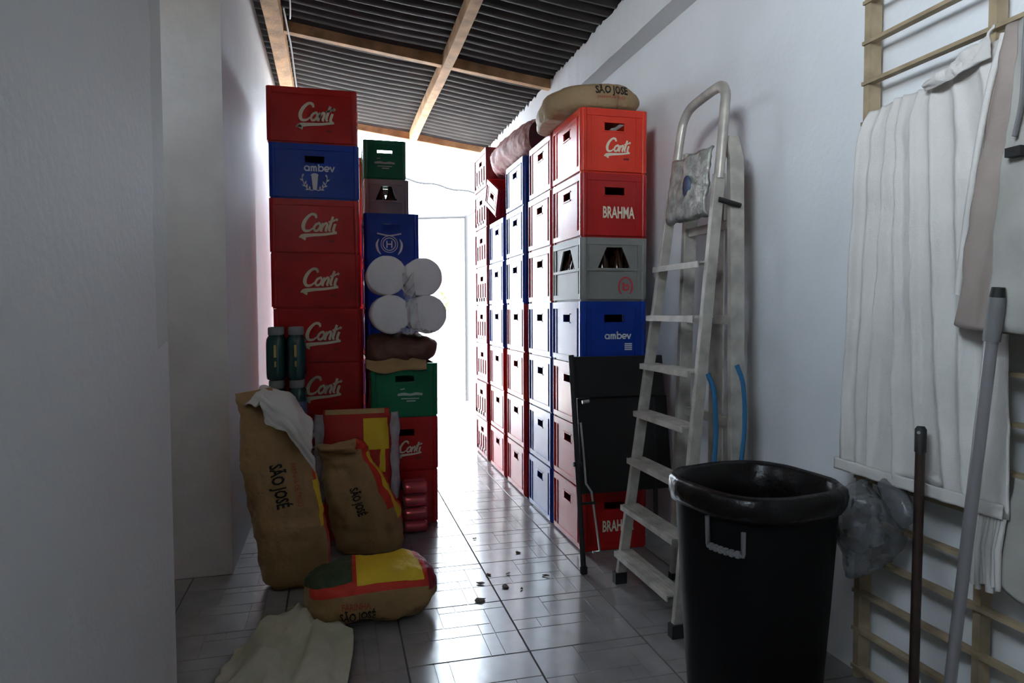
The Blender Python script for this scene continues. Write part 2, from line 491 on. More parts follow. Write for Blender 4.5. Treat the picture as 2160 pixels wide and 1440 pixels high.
# right wall with its protruding ring beam
struct(obj('wall_right', MB().box(XR, 1.86, -1.7, 7.0, 0, 3.2), M['paint']))
rb = MB()
rnd = random.Random(3)
prof = []
n = 160
for i in range(n + 1):
    y = -1.7 + 8.7 * i / n
    zt = 2.90 + .018 * math.sin(2 * PI * y / .11) + rnd.uniform(-.012, .02)
    xi = 1.545 + rnd.uniform(-.002, .002)
    prof.append([(xi, y, 2.66), (xi, y, zt), (XR, y, zt + .02), (XR, y, 2.66)])
vs_ = [p for r in prof for p in r]
rb.add(vs_, [(i * 4 + k, i * 4 + (k + 1) % 4, i * 4 + 4 + (k + 1) % 4, i * 4 + 4 + k) for i in range(n) for k in range(4)] + [(0, 1, 2, 3), (n * 4 + 3, n * 4 + 2, n * 4 + 1, n * 4)])
struct(obj('trim_1', rb, M['paint']))
struct(obj('wall_back', MB().box(-.69, 1.86, -1.86, -1.7, 0, 3.3), M['dark_wall']))

# corrugated roof on timber
def roofz(x): return 3.05 - .125 * x
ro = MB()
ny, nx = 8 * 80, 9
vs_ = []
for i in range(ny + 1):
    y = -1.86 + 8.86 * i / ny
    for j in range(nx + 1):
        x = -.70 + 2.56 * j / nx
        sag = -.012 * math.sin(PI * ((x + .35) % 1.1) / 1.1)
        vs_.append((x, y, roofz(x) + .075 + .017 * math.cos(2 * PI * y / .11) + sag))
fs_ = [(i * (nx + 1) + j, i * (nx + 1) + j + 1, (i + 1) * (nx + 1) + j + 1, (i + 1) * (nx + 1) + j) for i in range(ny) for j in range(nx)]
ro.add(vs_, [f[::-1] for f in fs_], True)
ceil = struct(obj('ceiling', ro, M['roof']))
md = ceil.modifiers.new('thick', 'SOLIDIFY'); md.thickness = .008; md.offset = 1
def xbeam(y, wd=.06, hd=.075):
    m = MB()
    a, b = Vector((-.40, y, roofz(-.40))), Vector((1.56, y, roofz(1.56)))
    p = []
    for q in (a, b):
        p += [q + Vector((0, -wd / 2, -.02)), q + Vector((0, wd / 2, -.02)), q + Vector((0, wd / 2, hd - .02)), q + Vector((0, -wd / 2, hd - .02))]
    m.add(p, [(0, 1, 2, 3), (7, 6, 5, 4), (0, 4, 5, 1), (1, 5, 6, 2), (2, 6, 7, 3), (3, 7, 4, 0)])
    return bevel(obj('roof_beam', m, M['wood'], ceil), .004)
for y in (.6, 2.7, 4.8, 6.9): xbeam(y)
def ybeam(x, wd, z0, z1):
    m = MB()
    n = 14
    vs_ = []
    for i in range(n + 1):
        y = -1.7 + 8.66 * i / n
        dx = .006 * math.sin(y * 1.7); dz = .004 * math.sin(y * 2.3 + 1)
        vs_ += [(x - wd / 2 + dx, y, z0 + dz), (x + wd / 2 + dx, y, z0 + dz), (x + wd / 2 + dx, y, z1), (x - wd / 2 + dx, y, z1)]
    m.add(vs_, [(i * 4 + k, i * 4 + 4 + k, i * 4 + 4 + (k + 1) % 4, i * 4 + (k + 1) % 4) for i in range(n) for k in range(4)] + [(0, 1, 2, 3), (n * 4 + 3, n * 4 + 2, n * 4 + 1, n * 4)])
    return bevel(obj('roof_beam', m, M['wood'], ceil), .004)
ybeam(.775, .07, roofz(.775) - .035, roofz(.775) + .06)
ybeam(-.365, .10, roofz(-.365) - .055, roofz(-.365) + .06)

# yard beyond the passage
struct(obj('floor_yard', MB().box(-7, 9, 6.95, 16, -.12, -.01), M['concrete']))
struct(obj('wall_yard', MB().box(-7, 9, 10.6, 10.8, -.01, 2.75), M['whitewash']))
struct(obj('ground', MB().box(-60, 60, -60, 60, -.4, -.2), M['concrete']))
gt = thing('steel_frame', 'thin steel post and rail frame standing in the bright yard', 'frame', (1.716, 9, 0))
obj('post', MB().tube([(0, 0, -.01), (0, 0, 2.5)], .026, 8), M['gatesteel'], gt)
obj('rail', MB().tube([(0, 0, 2.49), (-2.2, 0, 2.36)], .020, 8), M['gatesteel'], gt)
obj('brace', MB().tube([(0, 0, 2.49), (.34, 0.3, 2.72)], .020, 8), M['gatesteel'], gt)
aw = MB()
nn = 60
vs_ = []
for i in range(nn + 1):
    x = -3 + 6.2 * i / nn
    z = 3.02 - .16 * (x - .95) / .75 * .75 + .015 * math.cos(x * 14)
    vs_ += [(x, 9.3, z), (x, 10.6, z + .35)]
aw.add(vs_, [(2 * i, 2 * i + 2, 2 * i + 3, 2 * i + 1) for i in range(nn)], True)
a_o = obj('awning_sheet', aw, M['whitewash'])
a_o.modifiers.new('thick', 'SOLIDIFY').thickness = .012
obj('awning_edge', MB().tube([(x, 9.29, 3.015 - .16 * (x - .95) + .015 * math.cos(x * 14)) for x in [-3 + .1 * i for i in range(63)]], .016, 6), M['gatesteel'], a_o)  # dark strip added so the sheet's edge shows against the bright yard
tag(a_o, 'pale wavy awning sheet above the yard wall', 'awning')
fo = MB()
r3 = random.Random(5)
for i in range(70):
    c = Vector((r3.uniform(1.1, 1.75), r3.uniform(10.0, 10.25), r3.uniform(-.01, .25) + 1.25))
    a = r3.uniform(0, 6.28); e_ = Vector((math.cos(a), math.sin(a), r3.uniform(-.4, .8))) * .07; f_ = Vector((-math.sin(a), math.cos(a), .2)) * .02
    fo.add([c - e_, c + f_, c + e_, c - f_], [(0, 1, 2, 3)])
pl = thing('potted_plant', 'small leafy plant in a pale pot in front of the yard wall', 'plant', (1.42, 10.15, -.01))
obj('pot', MB().lathe([(.17, 0), (.23, .5), (.26, .52), (.26, .58), (.22, .58), (.2, .5)], n=18), M['whitewash'], pl)
obj('stem', MB().tube([(0, 0, .4), (.02, 0, .9), (0, .02, 1.3)], .015, 6), M['wood'], pl)
q = obj('foliage', fo, M['foliage'], pl); q['kind'] = 'stuff'
q.data.transform(Matrix.Translation((-1.42, -10.15, .01)))

# ------------------------------------------------------------------ crates
def rounded(cx, cy, sx, sy, r, corner):
    """corner post profile; only the outer corner is rounded. corner = (sign x, sign y)"""
    px, py = corner
    x_in, x_out = cx, cx + px * sx
    y_in, y_out = cy, cy + py * sy
    pts = [(x_in, y_in), (x_out, y_in)]
    for k in range(5):
        a = k / 4 * PI / 2
        pts.append((x_out - px * r * (1 - math.cos(a)), y_out - py * r * (1 - math.sin(a))))
    pts.append((x_in, y_out))
    if px * py < 0: pts = pts[::-1]
    return pts
def panel_face(mb, along, L, h, style, out, tpost):
    """one side wall. along: function (s, n, z)->xyz with s along the side, n outward offset (0 = outer face)"""
    s0, s1 = -L / 2 + tpost, L / 2 - tpost
    def bx(a, b, z0, z1, n0, n1):
        p = [along(s, nn_, z) for z in (z0, z1) for nn_ in (n0, n1) for s in (a, b)]
        mb.add(p, [(0, 2, 3, 1), (4, 5, 7, 6), (0, 1, 5, 4), (2, 6, 7, 3), (0, 4, 6, 2), (1, 3, 7, 5)])
    def quad(pts, n0, n1):
        p = [along(s, n0, z) for s, z in pts] + [along(s, n1, z) for s, z in pts]
        k = len(pts)
        mb.add(p, [tuple(range(k)), tuple(range(k, 2 * k))[::-1]] + [(i, (i + 1) % k, k + (i + 1) % k, k + i) for i in range(k)])
    bx(s0, s1, h - .034, h, 0, -.016)                     # top rim
    bx(s0, s1, .010, .036, 0, -.014)                      # bottom rim
    za, zb = .036, h - .034
    N0, N1 = -.006, -.014
    if style == 'grey':
        zm = za + (zb - za) * .50
        bx(s0, s1, za, zm - .008, N0, N1)
        bx(s0, s1, zm - .008, zm + .006, .0005, -.016)
        zt = zb - .012
        bx(s0, s1, zt, zb, N0, N1)
        w_ = s1 - s0
        quad([(s0, zm + .006), (s0 + .20 * w_, zm + .006), (s0 + .36 * w_, zt), (s0, zt)], N0, N1)
        quad([(s1 - .20 * w_, zm + .006), (s1, zm + .006), (s1, zt), (s1 - .36 * w_, zt)], N0, N1)
        for f in (.06, .94):
            bx(s0 + f * w_ - .006, s0 + f * w_ + .006, za, zb, -.001, -.01)
        return
    hw, hh, hz = .052, .019, h - .085
    if style == 'slot':
        hz = h - .09
        bx(s0, s1, hz + hh, zb, N0, N1)
        bx(s0, -hw, hz - hh, hz + hh, N0, N1); bx(hw, s1, hz - hh, hz + hh, N0, N1)
        bx(s0, s1, hz - hh - .02, hz - hh, N0, N1)
        zt = hz - hh - .02
        k = 9
        step = (s1 - s0) / k
        for i in range(k):
            if i % 2 == 0: bx(s0 + i * step, s0 + (i + 1) * step, za, zt, N0, N1)
        bx(s0, s1, za, za + .03, N0, N1)
        return
    if style == 'solid':
        bx(s0, s1, za, zb, N0, N1)
    else:
        bx(s0, s1, za, hz - hh, N0, N1)
        bx(s0, s1, hz + hh, zb, N0, N1)
        bx(s0, -hw, hz - hh, hz + hh, N0, N1)
        bx(hw, s1, hz - hh, hz + hh, N0, N1)
        # collar round the hand hole
        for (a, b, c, d) in ((-hw - .006, hw + .006, hz + hh, hz + hh + .006), (-hw - .006, hw + .006, hz - hh - .006, hz - hh)):
            bx(a, b, c, d, -.002, -.022)
    for f in (-1, 1):                                     # upright ribs at the sides of the panel
        xr = f * (s1 - s0) * .40
        bx(xr - .004, xr + .004, za, zb, -.002, -.012)
CM = {}
def crate_mesh(wd, dp, h, front, m):
    key = (round(wd, 4), round(dp, 4), round(h, 4), front, m)
    if key in CM: return CM[key]
    mb = MB()
    tp = .030
    for px in (-1, 1):
        for py in (-1, 1):
            prof = rounded(px * (wd / 2 - tp), py * (dp / 2 - tp), tp, tp, .020, (px, py))
            mb.prism(prof, 'z', .010, h, True)
            prof = rounded(px * (wd / 2 - tp), py * (dp / 2 - tp), tp - .006, tp - .006, .016, (px, py))
            mb.prism(prof, 'z', 0, .010)
    st = 'handle' if front == 'solid' else front
    panel_face(mb, lambda s, n, z: (s, -dp / 2 - n, z), wd, h, front, -1, tp)
    panel_face(mb, lambda s, n, z: (s, dp / 2 + n, z), wd, h, st, 1, tp)
    panel_face(mb, lambda s, n, z: (-wd / 2 - n, s, z), dp, h, st, -1, tp)
    panel_face(mb, lambda s, n, z: (wd / 2 + n, s, z), dp, h, st, 1, tp)
    mb.box(-wd / 2 + .012, wd / 2 - .012, -dp / 2 + .012, dp / 2 - .012, 0, .014)
    me = mb.mesh('beer_crate', M[m])
    # outward normals
    import bmesh
    bm = bmesh.new(); bm.from_mesh(me); bmesh.ops.recalc_face_normals(bm, faces=bm.faces); bm.to_mesh(me); bm.free()
    CM[key] = me
    return me
def lettering(kind, wd, dp, h, ox=0):
    m = None; extra = []
    if kind == 'script':
        mb = copy_mb(SCRIPT); wdt = .215 if wd > .42 else .142
        k = wdt / 2.05
        place(mb, k, k * 1.05, ox, h * .5 if wd > .42 else h * .40); m = 'cream'
        t = text_mb('600', .02); place(t, .020, .016, ox + wdt * .30, h * (.5 if wd > .42 else .40) - wdt * .36)
        extra.append((t, 'black_print'))
    elif kind == 'ambevfull':
        mb = copy_mb(WORD); place(mb, .031, .031, ox, h * .56); beer_emblem(mb, .042, h * .30); m = 'white_print'
    elif kind == 'ambev':
        mb = copy_mb(WORD); place(mb, .0265, .0265, ox, h * .44); m = 'white_print'
        st = MB()
        for i in range(4):
            st.box(ox + .037, ox + .077, -.0012, 0, h * .22 + i * .0095, h * .22 + .006 + i * .0095)
        extra.append((st, 'white_print'))
    elif kind == 'seal':
        mb = MB()
        for r_, w_ in ((.036, .005), (.048, .004)):
            ribbon(mb, [(r_ * math.cos(a * PI / 12), r_ * math.sin(a * PI / 12)) for a in range(24)], w_, closed=True, k=1)
        ribbon(mb, [(-.014, .02), (-.014, -.022)], .007, raw=True); ribbon(mb, [(.014, .02), (.014, -.022)], .007, raw=True); ribbon(mb, [(-.014, 0), (.014, 0)], .007, raw=True)
        for sg in (-1, 1):
            ribbon(mb, [(sg * .060, .03), (sg * .072, 0), (sg * .066, -.035), (sg * .05, -.06)], [.004, .012, .012, .005])
        ribbon(mb, [(-.07, .062), (0, .05), (.07, .062)], .008)
        place(mb, 1.1, 1.1, ox, h * .36); m = 'white_print'
    elif kind == 'brahma':
        mb = text_mb('BRAHMA', .028, narrow=.62); place(mb, .068, .078, ox, h * .40); m = 'cream'
    elif kind == 'greenprint':
        mb = MB()
        ribbon(mb, [(-.07, .0), (-.035, .004), (0, 0), (.035, .004), (.07, 0)], [.012, .016, .012, .016, .012])
        ribbon(mb, [(-.05, -.022), (.05, -.022)], .006, raw=True); ribbon(mb, [(-.02, -.036), (.03, -.036)], .007, raw=True)
        ribbon(mb, [(-.055, .03), (-.03, .034)], .005, raw=True)
        place(mb, 1, 1, ox, h * .42); m = 'pale_green_print'
    elif kind == 'redseal':
        mb = MB()
        ribbon(mb, [(.036 * math.cos(a * PI / 12), .046 * math.sin(a * PI / 12)) for a in range(24)], .008, closed=True, k=1)
        ribbon(mb, [(-.010, .02), (-.012, -.018)], .011, raw=True)
        ribbon(mb, [(-.012, -.016), (.012, -.014), (.014, .006), (-.006, .006)], .009)
        place(mb, 1, 1, ox + .04, h * .23); m = 'red_print'
    mb.v = [(x, y - dp / 2 + .0062, z) for x, y, z in mb.v]
    for e, _ in extra: e.v = [(x, y - dp / 2 + .0062, z) for x, y, z in e.v]
    return mb, m, extra
LM = {}
def crate(x, y, z, wd, dp, h, m, front='handle', letters=None, label='', group=None, rot=0, ox=0):
    """x, y = middle of the front face on the floor plan"""
    o = bpy.data.objects.new('beer_crate', crate_mesh(wd, dp, h, front, m)); COL.objects.link(o)
    o.location = (x + math.sin(-rot) * dp / 2, y + math.cos(rot) * dp / 2, z)
    o.rotation_euler = (0, 0, rot)
    tag(o, label, 'crate', group)
    if front == 'slot':
        if 'slotbox' not in LM:
            LM['slotbox'] = MB().box(-wd / 2 + .028, wd / 2 - .028, -dp / 2 + .028, dp / 2 - .028, .02, h * .80).mesh('slot_shade_box', M['matte_maroon'])  # dark box added to stand for the shade behind the slots
        obj('slot_shade_box', LM['slotbox'], parent=o)
    if letters:
        key = (letters, wd, dp, h, ox)
        if key not in LM:
            mb, mm, ex = lettering(letters, wd, dp, h, ox)
            LM[key] = (mb.mesh('lettering', M[mm]), [(e.mesh('small_print', M[k]), 0) for e, k in ex])
        obj('lettering', LM[key][0], parent=o)
        for e, _ in LM[key][1]: obj('small_print', e, parent=o)
    return o
ORD = ['bottom', 'second from the floor', 'third from the floor', 'fourth from the floor', 'fifth from the floor', 'sixth from the floor', 'seventh from the floor', 'top']
rj = random.Random(11)
# left front stack, long sides to the camera
HL = .306
left = [('red', 'solid', None), ('red', 'solid', 'script'), ('red', 'solid', 'script'), ('red', 'solid', 'script'), ('red', 'solid', 'script'),
        ('red', 'solid', 'script'), ('blue', 'handle', 'ambevfull'), ('red', 'solid', 'script')]
for i, (m, f, l) in enumerate(left):
    lb = ('blue crate with white word and beer glass emblem, second from top of left stack' if m == 'blue' else
          'red crate with cream script word, topmost of the tall left stack' if i == 7 else
          'red crate, %s in the tall stack against the left wall' % ORD[i])
    crate(-.089 - .003 * i + rj.uniform(-.004, .004), 3.95 + rj.uniform(-.004, .004), i * HL, .488, .35, HL - .001, m, f, l, lb, 'crates in the tall left stack', rj.uniform(-.008, .008), ox=.025)
for i in range(8):  # unseen stacks added to block daylight leaking along the left wall
    crate(-.100 + rj.uniform(-.003, .003), 4.34 + rj.uniform(-.004, .004), i * HL, .488, .35, HL - .001, 'red', 'handle', None, 'added unseen red crate behind the tall left stack', 'added unseen crates behind the tall left stack')
    crate(.02 + rj.uniform(-.004, .004), 5.60 + rj.uniform(-.004, .004), i * HL, .488, .35, HL - .001, 'red', 'handle', None, 'added unseen red crate at the far end of the left wall', 'added unseen crates at the far end of the left wall')
# short stack beside it
S3 = [('red', None, 'red crate on the floor behind the can pack, bottom of the short stack'),
      ('red', 'script', 'red crate with hand hole and cream script, under the green crate'),
      ('green', 'greenprint', 'green crate under the folded brown sack and paper rolls')]
for i, (m, l, lb) in enumerate(S3):
    crate(.365 + rj.uniform(-.003, .003), 3.79, i * .305, .375, .46, .304, m, 'handle', l, lb, 'crates in the short stack under the paper rolls', 0, ox=.03)
# two stacks behind it
for i in range(5):
    crate(.350, 4.40 + rj.uniform(-.006, .006), i * HL, .345, .40, HL - .001, 'blue', 'handle', None, 'blue crate hidden low in the stack behind the paper rolls', 'hidden crates behind the paper rolls')
crate(.352, 4.40, 5 * HL, .350, .40, HL - .001, 'blue', 'handle', 'seal', 'blue crate with white round seal, just above the paper rolls', ox=-.015)
for i in range(6):
    crate(.352, 4.87 + rj.uniform(-.006, .006), i * HL, .315, .40, HL - .001, 'red', 'handle', None, 'red crate hidden low in the rear left stack', 'hidden crates of the rear left stack')
crate(.357, 4.87, 6 * HL, .315, .40, HL - .001, 'grey', 'grey', None, 'grey open-sided crate of bottles between the green and blue crates')
crate(.347, 4.87, 7 * HL, .300, .40, .272, 'green', 'handle', 'greenprint', 'green crate topmost behind the left stack, light shining through its hand hole')

# right-hand row: five columns along the wall
HR = .3133
def column(y, items, tag_, grp, w_=.353, d_=.465, x=1.3395):
    n = len(items)
    for i, (m, f, l, lb) in enumerate(items):
        pos = 'topmost' if i == n - 1 else ORD[i] if i else 'bottom'
        lab = lb or '%s crate, %s in the %s' % ({'orange': 'bright red', 'maroon': 'dark red slotted', 'red': 'red', 'blue': 'blue', 'grey': 'grey'}[m], pos, tag_)
        crate(x + rj.uniform(-.003, .003), y + rj.uniform(-.004, .004), i * HR, w_, d_, HR - .001, m, f, l, lab, grp, rj.uniform(-.006, .006), ox=.02)
column(3.10, [('red', 'handle', 'brahma', 'red crate with pale capital letters on the floor behind the ladder'), ('red', 'handle', None, None), ('red', 'handle', None, None),
              ('blue', 'handle', 'ambev', 'blue crate with white word, under the grey crate near the ladder'),
              ('grey', 'grey', 'redseal', 'grey crate with trapezoid openings and red seal beside the ladder'),
              ('red', 'handle', 'brahma', 'red crate with cream capital letters on the grey crate beside the ladder'),
              ('orange', 'handle', 'script', 'bright red crate with script word, under the flour sack beside the ladder')],
       'nearest column of the right row', 'crates in the nearest right column')
column(3.585, [('blue', 'handle', None, None)] * 4 + [('red', 'solid', None, None)] * 3, 'second column of the right row', 'crates in the second right column')
column(4.150, [('red', 'handle', None, None)] * 2 + [('orange', 'handle', None, None)] + [('red', 'solid', None, None)] + [('blue', 'handle', None, None)] * 3, 'third column of the right row', 'crates in the third right column')
column(4.690, [('red', 'handle', None, None)] * 3 + [('blue', 'handle', None, None)] * 3, 'fourth column of the right row', 'crates in the fourth right column')
column(5.245, [('maroon', 'slot', None, None)] * 8, 'farthest column of the right row', 'crates in the farthest right column')
tc_ = crate(1.30, 4.78, 6 * HR, .353, .36, .20, 'red', 'handle', None, 'small red crate lying tilted on top of the fourth right column')
tc_.rotation_euler = (math.radians(24), 0, .04)
tc_.location.z += .078

# bottles standing in the two grey crates
bt = MB().lathe([(.028, .002), (.034, .006), (.036, .02), (.036, .15), (.031, .18), (.018, .215), (.0135, .24), (.013, .268), (.015, .270), (.015, .282), (.010, .284)], n=14)
bmesh_ = bt.mesh('beer_bottle', M['brown_glass'])
def bottle(x, y, z, lb, gr):
    o = obj('beer_bottle', bmesh_, loc=(x, y, z)); tag(o, lb, 'bottle', gr)
for i in range(4):
    for j in range(3 if i else 5):
        bottle(1.3395 - .12 + i * .08, 3.165 + j * .082, 4 * HR + .0145, 'brown bottle inside the grey crate beside the ladder', 'bottles in the right grey crate')
for i in range(4):
    for j in range(2):
        bottle(.357 - .105 + i * .070, 4.94 + j * .085, 6 * HL + .0145, 'brown bottle inside the grey crate under the top green crate', 'bottles in the rear left grey crate')

# ------------------------------------------------------------------ sacks
def loft(secs, n=64, ex=2.6, wr=.006, seed=0, k=10, cap0=True, cap1=True):
    """secs: list of (centre, half width, half depth, yaw). Returns verts, faces, uvs (per vertex)"""
    c = catmull([s[0] for s in secs], k)
    q = catmull([Vector((s[1], s[2], s[3])) for s in secs], k)
    vs_, uv = [], []
    m = len(c)
    for i in range(m):
        a, b, yw = q[i]
        v = i / (m - 1)
        d = (c[min(i + 1, m - 1)] - c[max(i - 1, 0)]).normalized()
        X = Vector((math.cos(yw), math.sin(yw), 0)); X = (X - d * X.dot(d)).normalized()
        Y = d.cross(X)
        for j in range(n):
            t = 2 * PI * j / n
            ct, st = math.cos(t), math.sin(t)
            x = math.copysign(abs(ct) ** (2 / ex), ct) * a
            y = -math.copysign(abs(st) ** (2 / ex), st) * b
            p = c[i] + X * x + Y * y
            nrm = (X * x / max(a, .02) + Y * y / max(b, .02))
            if nrm.length > 0: nrm.normalize()
            f = fbm(p.x + seed, p.y, p.z, 7) * wr + fbm(p.x + seed, p.y * 1.2, p.z * .8, 18) * wr * .45
            f += (.22 - abs(noise.noise(Vector((p.x * 8 + seed, p.y * 8, p.z * 11))))) * wr * 1.3 + (.2 - abs(noise.noise(Vector((p.x * 21, p.y * 21 + seed, p.z * 15))))) * wr * .5
            p += nrm * f
            vs_.append(p); uv.append((j / n, v))
    fs_ = [(i * n + j, i * n + (j + 1) % n, (i + 1) * n + (j + 1) % n, (i + 1) * n + j) for i in range(m - 1) for j in range(n)]
    if cap0: fs_.append(tuple(range(n)))
    if cap1: fs_.append(tuple(range((m - 1) * n, m * n))[::-1])
    fs_ = [f[::-1] for f in fs_]
    return vs_, fs_, uv
def sack(name, secs, m, label, cat='sack', floor=None, **kw):
    vs_, fs_, uv = loft(secs, **kw)
    if floor is not None:
        vs_ = [Vector((p.x, p.y, max(p.z, floor))) for p in vs_]
    mb = MB(); mb.add(vs_, fs_, True)
    o = obj(name, mb, m)
    import bmesh
    bm = bmesh.new(); bm.from_mesh(o.data); bmesh.ops.recalc_face_normals(bm, faces=bm.faces); bm.to_mesh(o.data); bm.free()
    ul = o.data.uv_layers.new(name='UVMap')
    for p in o.data.polygons:
        us = [uv[o.data.loops[l].vertex_index] for l in p.loop_indices]
        wrap = max(u for u, _ in us) - min(u for u, _ in us) > .5 and len(us) == 4
        for l, (u, v) in zip(p.loop_indices, us):
            ul.data[l].uv = (u + 1 if wrap and u < .5 else u, v)
    if label: tag(o, label, cat)
    return o
def wrap_text(s, parent_o, origin, ax, up, size, m, narrow=.8, bold=.03, name='lettering'):
    """lay flat lettering on the surface of a sack by dropping every vertex onto it"""
    mb = text_mb(s, bold, narrow=narrow)
    ax = Vector(ax).normalized(); up = Vector(up).normalized(); nrm = ax.cross(up)
    bv = BVHTree.FromPolygons([v.co.copy() for v in parent_o.data.vertices], [tuple(p.vertices) for p in parent_o.data.polygons])
    out = []
    for x, y, z in mb.v:
        p = Vector(origin) + ax * x * size + up * z * size
        hit = bv.ray_cast(p + nrm * .25, -nrm, .6)
        out.append((hit[0] + nrm * .003) if hit[0] else p)
    t = MB(); t.add(out, mb.f)
    return obj(name, t, m, parent_o)
# upright sack against the left wall
sm1 = sack_mat('printed_sack_paper', [(.93, 1.30, .30, .80, 0, -.18, RED), (.93, 1.22, .38, .62, 0, -.17, YEL), (-.1, .105, .42, .80, 0, -.04, RED),
                                      (-.1, .075, .40, .66, 0, -.04, YEL), (-.1, .15, .30, .42, 0, -.10, YEL), (-.1, .07, .08, .33, 0, 0, RED)])
s1 = sack('flour_sack', [((-.190, 3.10, .0), .10, .08, .15), ((-.190, 3.10, .05), .135, .10, .15), ((-.205, 3.10, .22), .150, .11, .12), ((-.245, 3.11, .45), .150, .11, .08),
                         ((-.285, 3.12, .62), .135, .10, .02), ((-.325, 3.13, .74), .095, .065, 0), ((-.345, 3.135, .80), .075, .030, 0), ((-.355, 3.14, .86), .080, .010, 0)],
          sm1, 'tall tan paper flour sack with red and yellow print leaning on the left wall', floor=.002, wr=.012, seed=1, ex=3.2)
wrap_text('SÃO JOSÉ', s1, (-.245, 2.95, .46), (.17, 0, -1), (1, 0, .17), .072, M['black_print'], .62, .03)
wrap_text('FARINHA DE TRIGO', s1, (-.175, 2.95, .46), (.17, 0, -1), (1, 0, .17), .030, M['brown_print'], .70, .02, 'small_lettering')
# second sack with a folded-over top
sm2 = sack_mat('second_sack_paper', [(-.1, .16, .30, .95, 0, -.02, RED), (-.1, .10, .25, .62, 0, -.02, YEL), (.94, 1.3, .2, .9, 0, 0, RED)])
s2 = sack('flour_sack', [((.150, 3.45, 0), .14, .09, -.05), ((.150, 3.45, .05), .165, .105, -.05), ((.130, 3.45, .18), .165, .11, -.03), ((.085, 3.45, .32), .145, .10, 0),
                         ((.045, 3.455, .43), .125, .075, .05), ((.015, 3.45, .50), .110, .045, .1), ((-.005, 3.42, .535), .095, .022, .12), ((-.01, 3.385, .52), .085, .012, .12)],
          sm2, 'slumped tan paper flour sack with crumpled top, standing behind the lying one', floor=.002, wr=.018, seed=5, ex=3)
wrap_text('SÃO JOSÉ', s2, (.09, 3.30, .27), (.30, 0, -1), (1, 0, .30), .055, M['black_print'], .62, .03)
# red and yellow printed bag behind it, clear film edges
bag3 = thing('printed_bag', 'red and yellow printed bag with clear film edges behind the slumped sack', 'bag', (.10, 3.67, 0))
b3m = sack_mat('red_yellow_bag_print', [(.10, .24, .62, .86, .0, .0, YEL), (.12, .42, .93, 1.0, 0, 0, (.40, .27, .11)), (.13, .27, .50, .74, .02, -.16, YEL)], base=(.42, .03, .018), base2=(.34, .022, .016))
b3 = sack('bag_body', [((.10, 3.63, 0), .16, .05, 0), ((.10, 3.63, .06), .18, .062, 0), ((.10, 3.63, .35), .185, .065, 0), ((.10, 3.635, .58), .18, .045, 0), ((.10, 3.64, .685), .178, .008, 0)],
          b3m, None, floor=.002, wr=.008, seed=9, ex=3.5)
b3.parent = bag3; b3.matrix_parent_inverse = Matrix.Translation((-.10, -3.63, 0))
for sg in (-1, 1):
    ff = MB()
    vs_ = []
    for i in range(15):
        z = .20 + .47 * i / 14
        for j in range(4):
            xx = sg * (.172 + .016 * j + .004 * math.sin(z * 40 + j))
            vs_.append((xx, -.062 + .012 * math.sin(z * 31 + j * 2) + .01 * j, z))
    ff.add(vs_, [(i * 4 + j, i * 4 + j + 1, i * 4 + j + 5, i * 4 + j + 4) for i in range(14) for j in range(3)], True)
    q = obj('film_edge', ff, film('film_edge_%d' % (sg + 2), (.62, .62, .66), .75), bag3)
    q.modifiers.new('thick', 'SOLIDIFY').thickness = .002
# sack lying on the floor
sm4 = sack_mat('lying_sack_paper', [(.545, .95, .08, .95, 0, 0, RED), (.60, .95, .36, .66, -.02, 0, YEL), (.62, .95, .0, .34, 0, 0, DKG), (.52, .95, .70, 1.0, 0, 0, (.22, .02, .03))])
ya = math.radians(20)
s4 = sack('flour_sack', [((-.135, 2.70, .10), .04, .06, PI / 2 + .25), ((-.09, 2.70, .10), .14, .085, PI / 2 + .25), ((.01, 2.70, .105), .165, .10, PI / 2 + .2), ((.12, 2.70, .11), .17, .105, PI / 2 + .15),
                         ((.24, 2.71, .11), .17, .10, PI / 2 + .05), ((.315, 2.72, .105), .15, .09, PI / 2), ((.345, 2.725, .10), .09, .06, PI / 2), ((.355, 2.73, .10), .03, .03, PI / 2)],
          sm4, 'tan flour sack with red and yellow top lying on its side on the floor', floor=.002, wr=.014, seed=14, ex=2.7)
wrap_text('FARINHA', s4, (.055, 2.50, .105), (1, -.05, 0), (0, 0, 1), .034, M['brown_print'], .75, .03, 'small_lettering')
wrap_text('SÃO JOSÉ', s4, (.06, 2.50, .065), (1, -.05, 0), (0, 0, 1), .050, M['black_print'], .62, .03)
# flour sack lying on the top right crate
sm5 = sack_mat('plain_sack_paper', [], base=(.36, .25, .14), base2=(.27, .18, .09))
ZT = 7 * HR
s5 = sack('flour_sack', [((1.175, 3.71, ZT + .04), .03, .02, PI / 2), ((1.182, 3.69, ZT + .046), .09, .042, PI / 2), ((1.205, 3.63, ZT + .062), .14, .060, PI / 2), ((1.250, 3.52, ZT + .078), .22, .077, PI / 2), ((1.31, 3.44, ZT + .083), .27, .081, PI / 2),
                         ((1.42, 3.42, ZT + .081), .26, .079, PI / 2), ((1.485, 3.41, ZT + .064), .23, .062, PI / 2), ((1.515, 3.41, ZT + .045), .12, .035, PI / 2), ((1.52, 3.41, ZT + .04), .05, .02, PI / 2)],
          sm5, 'tan flour sack with black lettering lying on the top right crate', floor=ZT + .001, wr=.008, seed=21, ex=4.0)
wrap_text('SÃO JOSÉ', s5, (1.345, 2.95, ZT + .112), (1, 0, 0), (0, 0, 1), .055, M['black_print'], .72, .03)
wrap_text('FARINHA DE TRIGO', s5, (1.345, 2.95, ZT + .075), (1, 0, 0), (0, 0, 1), .018, M['brown_print'], .9, .02, 'small_lettering')
